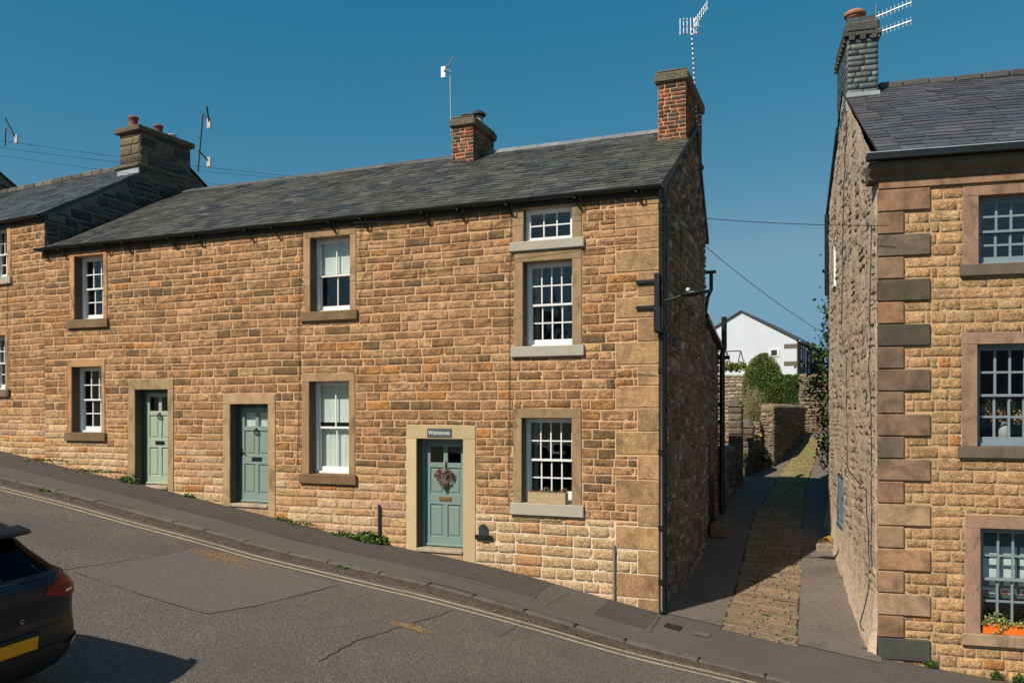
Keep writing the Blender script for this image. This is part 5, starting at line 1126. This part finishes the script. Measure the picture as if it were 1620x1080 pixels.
# white gabled house
wd_ = 56.0; pk = at(1173, 493, wd_); re_ = at(1252, 541, wd_); rt = Vector((.97, .24, 0)).normalized(); bk = Vector((-.24, .97, 0))
hw = 3.65; yaw = R(-7); O = Vector((pk.x, pk.y, 0)); wh = thing('white_house', 'white rendered gabled house with stone side wall at the top of the lane', 'house', (pk.x, pk.y, 0), yaw)
ez_ = re_.z; pz = pk.z; mb = MB()
mb.face([(-hw, 0, -1), (hw, 0, -1), (hw, 0, ez_), (0, 0, pz), (-hw, 0, ez_)]); mb.face([(-hw, 0, -1), (-hw, 12, -1), (-hw, 12, ez_), (-hw, 0, ez_)]); mb.face([(-hw, 12, -1), (hw, 12, -1), (hw, 12, ez_), (0, 12, pz), (-hw, 12, ez_)]); mb.build('wall', M_render, wh)
rg = random.Random(23); mb = MB(); masonry(mb, ((hw + .0, 0), (0, 1), (1, 0)), 0, 12, 1.5, ez_, [(1.2, 2.2, 3, ez_ - .3), (3, 4.4, 1.5, ez_ - .3), (6, 7.5, 2, ez_ - .3)], lambda u, z, q: jit(rg.choice([(.16, .12, .08), (.2, .15, .1), (.12, .1, .07)]), .2, rg), rg, ch=(.18, .26), lw=(.3, .6), cell=.3)
mb.face([(hw, 0, -1), (hw, 12, -1), (hw, 12, ez_), (hw, 0, ez_)], (1, 1, 1), 1)
for i in range(3): mb.box(hw - .85, hw - .0, -.02, .1, ez_ - .55 - i * 1.15, ez_ - .25 - i * 1.15, (.17, .15, .12), 0, .01)
mb.box(hw - .04, hw + .03, -.03, .3, 0, ez_, (.2, .14, .1), 0, .01); mb.build('stone_side_wall', [M_stone, M_rubble_m], wh)
for (a, b, c0_, d0) in ((1.2, 2.2, 3, ez_ - .3), (3, 4.4, 1.5, ez_ - .3), (6, 7.5, 2, ez_ - .3)):
    mb = MB(); mb.box(hw + .01, hw + .05, a, b, c0_, d0); o = mb.build('window', M_white, wh); mb = MB(); mb.box(hw + .05, hw + .06, a + .25, b - .25, c0_ + .2, d0 - .15); mb.build('pane', M_dark_in, o)
mb = MB(); a = at(1213, 560, wd_).x - pk.x; mb.box(1.85, 2.5, -.06, .0, ez_ - 1.05, ez_ - .55); o = mb.build('window', M_white, wh); mb = MB(); mb.box(1.98, 2.36, -.07, -.06, ez_ - .98, ez_ - .62); mb.build('pane', M_dark_in, o)
mb = MB()
for s in (-1, 1):
    mb.box(0, hw + .12, -.15, 12.1, 0, .12, (.06, .06, .06), T=lambda p, s=s: (p[0] * s, p[1], pz + .02 + (ez_ - pz) * p[0] / hw + p[2] * .7))
mb.build('roof', M_slate2, wh)
mb = MB(); mb.box(hw + .1, hw + .22, -.1, 12, ez_ - .12, ez_); mb.build('gutter', M_lead, wh)
# swing frame seen over the garden wall
sf = at(1160, 590, 36); th = thing('swing_frame', 'dark metal A frame of a garden swing in front of the white gable', 'swing frame', (sf.x, sf.y, 1.2)); mb = MB(); zt_ = at(1160, 556, 36).z; zb_ = at(1160, 590, 36).z
xa, xb = at(1150, 556, 36), at(1172, 555, 36)
mb.tube([at(1136, 556, 36), xb], .025, n=6); mb.build('top_bar', M_black, th)
for q, s in ((xa, -1), (xa, 1), (xb, -1), (xb, 1)): mb = MB(); mb.tube([q, q + Vector((s * .22, 0, zb_ - zt_))], .022, n=6); mb.build('leg', M_black, th)
mb = MB(); rg = random.Random(77)
for i in range(700): p = at(rg.uniform(1140, 1180), 578, 34.8); leafquad(mb, p + Vector((0, rg.uniform(-.1, .1), rg.gauss(-.05, .09))), .07, jit(rg.choice([(.2, .2, .04), (.1, .14, .03), (.3, .26, .04)]), .3, rg), rg)
solo('border_plants', mb, M_leaf, 'low yellow green plants along the top of the sunlit rubble wall', 'plants')
# flower tub and lantern in the shade of the garden wall
fl = gp(1195, 745); rg = random.Random(41); th = thing('yellow_flowers', 'pot of yellow daffodils on a tall stand before the garden wall', 'potted plant', (fl.x, fl.y, fl.z)); c = at(1198, 690, (fl - cam.location).length)
mb = MB(); mb.lathe((fl.x, fl.y, fl.z), [(.14, 0), (.18, .25), (.2, .27), (.16, .3)], (.1, .06, .04), n=12); mb.build('pot', M_terra, th); mb = MB()
zt_ = at(1198, 688, 24.2).z
for i in range(260): h = rg.random(); leafquad(mb, (fl.x + rg.gauss(0, .09), fl.y + rg.gauss(0, .08), fl.z + .25 + (zt_ - fl.z - .25) * h), .04, jit((.06, .12, .025), .3, rg), rg, 2, .3)
for i in range(70): leafquad(mb, (fl.x + rg.gauss(0, .1), fl.y + rg.gauss(0, .06), zt_ + rg.gauss(0, .03)), .028, jit((.65, .45, .03), .2, rg), rg, 0, .9)
mb.build('flowers', M_leaf, th)
for (px, py, r_, lab) in ((1180, 752, .16, 'dark leafy pot plant by the gate pier'), (1168, 735, .2, 'shaded bush in a pot beside the low wall'), (1208, 742, .13, 'small leafy pot plant at the foot of the tall lane wall')):
    p = gp(px, py); mb = MB(); mb.lathe((p.x, p.y, p.z), [(r_ * .6, 0), (r_ * .8, .2), (r_ * .7, .22)], (.1, .07, .05), n=10); th = thing('pot_plant', lab, 'potted plant', p); mb.build('pot', M_terra, th); mb = MB()
    for i in range(260): v = Vector((rg.gauss(0, 1), rg.gauss(0, 1), rg.gauss(0, 1))).normalized() * r_ * 1.4 * rg.random() ** .4; leafquad(mb, p + Vector((0, 0, .2 + r_ * 1.2)) + v, .035, jit((.04, .08, .02), .4, rg), rg)
    mb.build('leaves', M_leaf, th)
# flowering planter by right house wall
p = gp(1316, 868); th = thing('trough_planter', 'low stone trough with orange and yellow flowers by the right lane wall', 'planter', p); mb = MB(); mb.box(p.x - .3, p.x + .12, p.y - .2, p.y + .1, p.z - .05, p.z + .12, (.3, .25, .18), 0, .02); mb.build('trough', M_stone, th); mb = MB()
for i in range(90): leafquad(mb, (p.x + rg.uniform(-.25, .08), p.y + rg.uniform(-.18, .08), p.z + .13 + rg.uniform(0, .06)), .02, jit(rg.choice([(.6, .14, .02), (.45, .2, .05), (.1, .15, .03)]), .3, rg), rg)
for i in range(30): leafquad(mb, (p.x - .05 + rg.gauss(0, .04), p.y, p.z + .2 + rg.uniform(0, .06)), .022, jit((.7, .5, .02), .2, rg), rg)
mb.build('flowers', M_leaf, th)
# ------------------------------------------------ weeds along the wall foot
def weed(px, py, r_, n, label, col=((.06, .12, .02), (.09, .16, .03), (.04, .08, .015)), h=.12, fl=None, lf=.03, pts=None):
    p = gp(px, py) if pts is None else pts; rg = random.Random(int(px * 3 + py)); mb = MB()
    for i in range(n):
        a = rg.uniform(0, 6.28); d = r_ * math.sqrt(rg.random()); x, y = p.x + d * math.cos(a) , p.y + d * math.sin(a) * .35; z = p.z + rg.uniform(0, h) * (1 - d / r_ * .6)
        leafquad(mb, (x, min(y, -.01) if abs(p.y) < .6 and p.x < 0 else y, z + .005), lf * rg.uniform(.5, 1.1), jit(rg.choice(col), .3, rg), rg, .5, .5)
    if fl:
        for i in range(6): leafquad(mb, (p.x + rg.uniform(-r_, r_) * .7, p.y - .05, p.z + h * 1.1), .015, fl, rg)
    return solo('weed_clump', mb, M_leaf, label, 'weeds', base=(p.x, p.y, p.z))
def wf(px): x = fac(px, 800).x; return x
def wallpt(px, py): q = fac(px, py, -.06); return Vector((q.x, -.06, zpav(q.x, -.06)))
weed(205, 767, .3, 260, 'leafy green weed left of the sage green door', h=.2, pts=wallpt(204, 765), lf=.04)
weed(300, 786, .13, 80, 'tiny weed clump between the two left doors', h=.1, pts=wallpt(299, 786))
weed(585, 852, .42, 700, 'largest dandelion clump at the wall foot beside the short iron pipe', h=.2, pts=wallpt(582, 852), lf=.045, fl=(.6, .5, .03))
weed(545, 845, .3, 200, 'thin weeds just left of the dandelion clump', h=.1, pts=wallpt(541, 846))
weed(470, 828, .45, 150, 'scattered small weeds below the middle window', h=.06, pts=wallpt(468, 828))
weed(443, 816, .2, 90, 'little weed tuft right of the middle door', h=.09, pts=wallpt(445, 818))
weed(60, 728, 1.0, 260, 'mossy weeds along the wall foot at the far left', h=.07, pts=wallpt(55, 730), col=((.10, .11, .02), (.14, .13, .03), (.08, .10, .02)))
weed(135, 746, 1.2, 420, 'yellowish moss line under the lower left window', h=.07, pts=wallpt(128, 748), col=((.16, .14, .02), (.12, .12, .02), (.09, .11, .02)))
weed(70, 778, .16, 90, 'small weed in the gutter near the left edge', h=.08)
weed(541, 900, .12, 90, 'weed tuft growing in the gutter by the yellow lines', h=.07)
for (px, py, r_, lab) in ((1472, 1048, .09, 'weed at the foot of the blackened lowest corner stone'), (1577, 1068, .09, 'weed under the orange flower box'), (1612, 1075, .08, 'weed at the bottom right corner')):
    u, z = rl(px, py, .05); p = Vector((RC[0] + u * cR + .05 * sR, RC[1] + u * sR - .05 * cR, 0)); p.z = G(p.x, p.y); weed(px, py, r_, 120, lab, h=.14, pts=p, lf=.03)
for (px, py, r_, lab) in ((1375, 1028, .15, 'mossy weeds at the rear of the blackened corner stone'), (1345, 915, .2, 'weeds along the right lane wall'), (1210, 975, .1, 'moss tuft in the near setts'), (1222, 915, .07, 'moss tuft in the middle of the setts'), (1243, 1014, .08, 'moss tuft at the bottom edge of the setts'), (1195, 922, .06, 'moss tuft at the shadow edge of the setts')): weed(px, py, r_, 110, lab, h=.05, lf=.022)
# grit in the gutter: stuff
mb = MB(); rg = random.Random(90)
for i in range(16000):
    x = rg.uniform(-14, 3); y = -1.82 - abs(rg.gauss(0, .11)); k = noise.noise(Vector((x * .8, 0, 0)))
    if k < -.15 and rg.random() < .7: continue
    s = rg.uniform(.004, .013); z = zr(x, y) + .003; c = jit(rg.choice([(.10, .075, .05), (.2, .16, .12), (.06, .05, .035), (.13, .1, .06)]), .3, rg)
    a = rg.uniform(0, 6); P_ = [(x + s * math.cos(a + k_), y + s * math.sin(a + k_), z) for k_ in (0, 2.1, 4.2)]
    t_ = (x, y, z + s * .7)
    for q in range(3): mb.face([P_[q], P_[(q + 1) % 3], t_], c)
struct('gutter_grit', mb, M_any, 'stuff')
# ------------------------------------------------ parked car
hd = math.atan2(-.116, -.993); pit = math.atan(.125)
cx, cy = -3.86, -8.16
car = bpy.data.objects.new('parked_car', None); COL.objects.link(car); car.location = (cx, cy, zroad(cx, cy) + .015); car.rotation_mode = 'XYZ'
car.rotation_euler = (0, -pit, hd); tag(car, 'dark navy hatchback with yellow rear plate cut off at the left edge', 'car')
RX = [(.22, .16), (.30, .06), (.45, .01), (.58, .0), (.70, .035), (.80, .055), (.90, .06), (1.0, .07), (1.10, .15), (1.15, .25), (1.25, .36), (1.42, .55), (1.465, .60), (1.48, .50), (1.51, .48), (1.535, .56), (1.56, .85), (1.575, 1.2)]
FX = [(.22, 4.05), (.45, 4.2), (.6, 4.23), (.75, 4.18), (.88, 4.0), (.97, 3.5), (1.02, 3.1), (1.1, 2.95), (1.3, 2.6), (1.45, 2.3), (1.53, 2.05), (1.56, 1.9), (1.575, 1.7)]
HWD = [(.22, .80), (.35, .88), (.5, .93), (.75, .93), (.95, .92), (1.02, .90), (1.1, .85), (1.2, .77), (1.42, .61), (1.5, .56), (1.54, .52), (1.56, .48), (1.575, .3)]
def zt_(z): return z if z < 1.1 else 1.1 + (z - 1.1) * .93
def outline(z, k=72, off=0):
    r0, f0, hw_ = interp(z, RX), interp(z, FX), interp(z, HWD); xc, a = (r0 + f0) / 2, (f0 - r0) / 2; n = 7.5 - 2.5 * min(1, max(0, (z - .9) / .4)); o = []
    for i in range(k):
        t = 2 * math.pi * i / k + math.pi / k; c, s = math.cos(t), math.sin(t)
        o.append((xc + (a + off) * math.copysign(abs(c) ** (2 / n), c), (hw_ + off) * math.copysign(abs(s) ** (2 / n), s), zt_(z)))
    return o
def rear(y, z, off=.0):
    r0, f0, hw_ = interp(z, RX), interp(z, FX), interp(z, HWD); xc, a = (r0 + f0) / 2, (f0 - r0) / 2; n = 7.5 - 2.5 * min(1, max(0, (z - .9) / .4))
    q = min(.999, abs(y) / (hw_ + off)); return (xc - (a + off) * (1 - q ** n) ** (1 / n), y, zt_(z))
ZS = [.22, .26, .3, .37, .45, .52, .58, .64, .70, .75, .80, .85, .90, .95, 1.0, 1.05, 1.1, 1.15, 1.2, 1.25, 1.3, 1.35, 1.42, 1.465, 1.48, 1.51, 1.535, 1.55, 1.56, 1.575]
body = MB(); gside = MB(); rows = [outline(z) for z in ZS]; K = 72
for i in range(len(ZS) - 1):
    for j in range(K):
        j2 = (j + 1) % K; q = [rows[i][j], rows[i][j2], rows[i + 1][j2], rows[i + 1][j]]; zc_ = (ZS[i] + ZS[i + 1]) / 2; mx = sum(p[0] for p in q) / 4; my = sum(p[1] for p in q) / 4
        glass = 1.13 < zc_ < 1.43 and ((.55 < mx < 2.6 and abs(my) > .6) and not (1.5 < mx < 1.62) or mx > 2.55 and abs(my) < .6)
        under = zc_ < .42
        (gside if glass else body).face(q, (1, 1, 1), 0 if glass else (1 if under else 0), True)
body.face(rows[-1], (1, 1, 1)); body.face(rows[0][::-1], (1, 1, 1), 1)
bo = body.build('body', [M_car, M_plastic], car)
sb = bo.modifiers.new('weld', 'WELD'); sb.merge_threshold = .0005
gside.build('side_windows', M_cglass, car)
def rpatch(poly_rows, off, name, m_, n=10, parent=None):
    mb = MB(); rows = []
    for (z, ya, yb) in poly_rows: rows.append([rear(ya + (yb - ya) * k / n, z, off) for k in range(n + 1)])
    mb.grid(rows); return mb.build(name, m_, parent or car)
rpatch([(1.135, -.70, .70), (1.2, -.685, .685), (1.3, -.655, .655), (1.4, -.615, .615), (1.44, -.59, .59)], .006, 'rear_window', M_cglass, 20)
rpatch([(1.11, -.76, .76), (1.137, -.75, .75)], .012, 'window_trim', M_plastic, 20)
for s in (-1, 1):
    # s = -1 is the car's right, the side away from the camera
    tl = rpatch([(.925, s * .60, s * .86), (.955, s * .46, s * .90), (.985, s * .36, s * .915), (1.03, s * .42, s * .91), (1.065, s * .58, s * .88), (1.10, s * .74, s * .85)], .012, 'tail_light', M_red, 14)
    rpatch([(.965, s * .60, s * .68), (.985, s * .60, s * .70)], .018, 'reverse_lamp', M_alu, 4, tl)
    for k in range(6): rpatch([(1.005, s * (.53 + .04 * k), s * (.555 + .04 * k)), (1.02, s * (.535 + .04 * k), s * (.56 + .04 * k))], .017, 'lamp_element', M_terra if False else M_red, 2, tl)
mb = MB()
for (a, b) in ((-1, 1),):
    rows = []
    for (z, x_) in ((1.455, .54), (1.465, .43), (1.485, .40), (1.51, .42), (1.535, .56)): rows.append([(x_ + .10 * (abs(y_) / .62) ** 3, y_, zt_(z) - .02 * (abs(y_) / .62) ** 3) for y_ in [-.58 + 1.16 * k / 16 for k in range(17)]])
    mb.grid(rows)
mb.build('spoiler', M_plastic, car)
mb = MB(); mb.box(.38, .41, -.14, .14, zt_(1.47), zt_(1.485), (1, 1, 1)); mb.build('brake_light', M_red, car)
rpatch([(.70, -.56, .56), (.712, -.56, .56)], .010, 'tailgate_seam', M_plastic, 14)
rpatch([(.895, -.50, .50), (.905, -.50, .50)], .008, 'tailgate_crease', M_plastic, 14)
rpatch([(.36, -.80, .80), (.45, -.84, .84), (.50, -.60, .60), (.53, -.45, .45)], .012, 'bumper_insert', M_plastic, 24)
for s in (-1, 1): rpatch([(.46, s * .66, s * .86), (.50, s * .68, s * .88), (.53, s * .72, s * .86)], .018, 'bumper_trim', M_alu, 6)
pr = rear(0, .60); mb = MB(); mb.box(pr[0] - .03, pr[0] - .015, -.26, .26, .545, .66, bev=.004); mb.build('number_plate', M_plate, car)
mb = MB(); mb.box(rear(0, .6)[0] - .012, rear(0, .6)[0] + .02, -.30, .30, .52, .69, bev=.008); mb.build('plate_recess', M_plastic, car)
tb = text_mesh('C', .05, 'badge', (rear(.0, .80)[0] - .012, -.13, .80), (R(90), 0, R(-90)), M_alu, car, ext=.004, sx=1.3)
mb = MB(); w0 = rear(0, 1.15, .03); w1 = rear(.45, 1.2, .03); mb.tube([w0, w1], .01, n=6); mb.box(w0[0] - .02, w0[0] + .03, -.04, .04, 1.12, 1.16, bev=.01); mb.build('rear_wiper', M_plastic, car)
for (wx_, sy) in ((.75, -1), (.75, 1), (3.35, -1), (3.35, 1)):
    mb = MB(); n = 28; yy0, yy1 = sy * .68, sy * .905; prof = [(.20, yy0), (.32, yy0), (.335, yy0 + sy * .03), (.335, yy1 - sy * .03), (.31, yy1), (.235, yy1 - sy * .01)]
    mb.grid([[(wx_ + r * math.cos(2 * math.pi * k / n), y_, .335 + r * math.sin(2 * math.pi * k / n)) for k in range(n)] for r, y_ in prof], closed=True); wl = mb.build('wheel', M_tyre, car)
    mb = MB(); prof = [(.235, yy1 - sy * .01), (.22, yy1 - sy * .05), (.06, yy1 - sy * .03), (.03, yy1 - sy * .02)]; rows = [[(wx_ + r * math.cos(2 * math.pi * k / n), y_ - (sy * .05 if (k % 6 < 2 and .05 < r < .23) else 0), .335 + r * math.sin(2 * math.pi * k / n)) for k in range(n)] for r, y_ in prof]; mb.grid(rows, closed=True); mb.face(rows[-1]); mb.build('rim', M_alu, wl)
    mb = MB(); mb.grid([[(wx_ + .40 * math.cos(t), sy * q, .335 + .40 * math.sin(t)) for t in [math.pi * k / 16 for k in range(17)]] for q in (.80, .915)]); mb.grid([[(wx_ + rr * math.cos(t), sy * .918, .335 + rr * math.sin(t)) for t in [math.pi * k / 16 for k in range(17)]] for rr in (.36, .42)]); mb.build('wheel_arch', M_plastic, car)
for s in (-1, 1):
    mb = MB(); mb.box(2.55, 2.72, s * .90, s * 1.07, 1.08, 1.22, bev=.04); mb.tube([(2.66, s * .82, 1.1), (2.66, s * .93, 1.12)], .025, n=6); mb.build('door_mirror', M_car, car)
mb = MB(); mb.lathe((1.2, 0, zt_(1.573)), [(.05, 0), (.03, .03), (.006, .07)], n=8); mb.build('roof_aerial', M_plastic, car)
for s in (-1, 1): mb = MB(); mb.tube([(.95, s * .50, 1.475), (1.1, s * .505, 1.515), (1.9, s * .505, 1.515), (2.1, s * .50, 1.475)], .015, n=6); mb.build('roof_rail', M_plastic, car)
# ------------------------------------------------ behind the camera: what the window panes mirror
bh = thing('white_cottage', 'white cottage across the street mirrored in the lowest right window', 'house', (14, -15, G(14, -15)))
mb = MB(); mb.box(9, 20, -21, -15, -6, 0.6); mb.build('wall', M_render, bh)
mb = MB(); mb.face([(8.8, -14.7, .5), (20.2, -14.7, .5), (20.2, -18, 3), (8.8, -18, 3)], (.07, .07, .075)); mb.face([(8.8, -21.3, .5), (20.2, -21.3, .5), (20.2, -18, 3), (8.8, -18, 3)], (.07, .07, .075)); mb.face([(9, -15, .6), (9, -21, .6), (9, -18, 2.9)], (.5, .5, .5)); mb.face([(20, -15, .6), (20, -21, .6), (20, -18, 2.9)], (.5, .5, .5)); mb.build('roof', M_slate2, bh)
for x in (10.3, 12.6, 14.9, 17.2):
    for z in (-4.4, -1.9): mb = MB(); mb.box(x, x + 1.0, -14.98, -14.94, z, z + 1.3, bev=.01); mb.build('window', M_greybar, bh)
def tree(x, y, h, r_, seed, label):
    rg = random.Random(seed); z0 = G(x, y); th = thing('tree', label, 'tree', (x, y, z0), group='trees across the street'); mb = MB(); lf = MB()
    mb.tube([(x, y, z0), (x + .1, y, z0 + h * .3), (x, y + .2, z0 + h * .55)], [.3, .22, .12], n=8)
    for i in range(26):
        a = rg.uniform(0, 6.28); e = rg.uniform(.3, 1.3); L_ = rg.uniform(.5, 1) * r_; p0 = Vector((x, y, z0 + h * rg.uniform(.25, .55))); d = Vector((math.cos(a) * math.cos(e), math.sin(a) * math.cos(e), math.sin(e))); p1 = p0 + d * L_ * 1.3
        mb.tube([p0, p0.lerp(p1, .5) + Vector((0, 0, .2)), p1], [.09, .05, .02], n=5)
        for k in range(130): leafquad(lf, p0.lerp(p1, rg.uniform(.35, 1.1)) + Vector((rg.gauss(0, .6), rg.gauss(0, .6), rg.gauss(0, .5))), .16, jit((.045, .07, .02), .4, rg), rg)
    mb.build('trunk', M_bark, th); lf.build('crown', M_leaf, th)
for i, (x, y, h, r_) in enumerate(((-7, -30, 9, 3.6), (-13, -27, 8, 3.3), (-20, -31, 10, 3.8), (-28, -28, 8, 3.4), (2, -33, 9, 3.5))): tree(x, y, h, r_, 50 + i, ('broad tree across the street, second from the right', 'smallest round tree across the street', 'tallest widest tree across the street', 'leftmost tree across the street', 'rightmost tree behind the viewpoint across the street')[i])
for o in bpy.data.objects:
    for k in ('z0', 'ox', 'oy'):
        if k in o: del o[k]
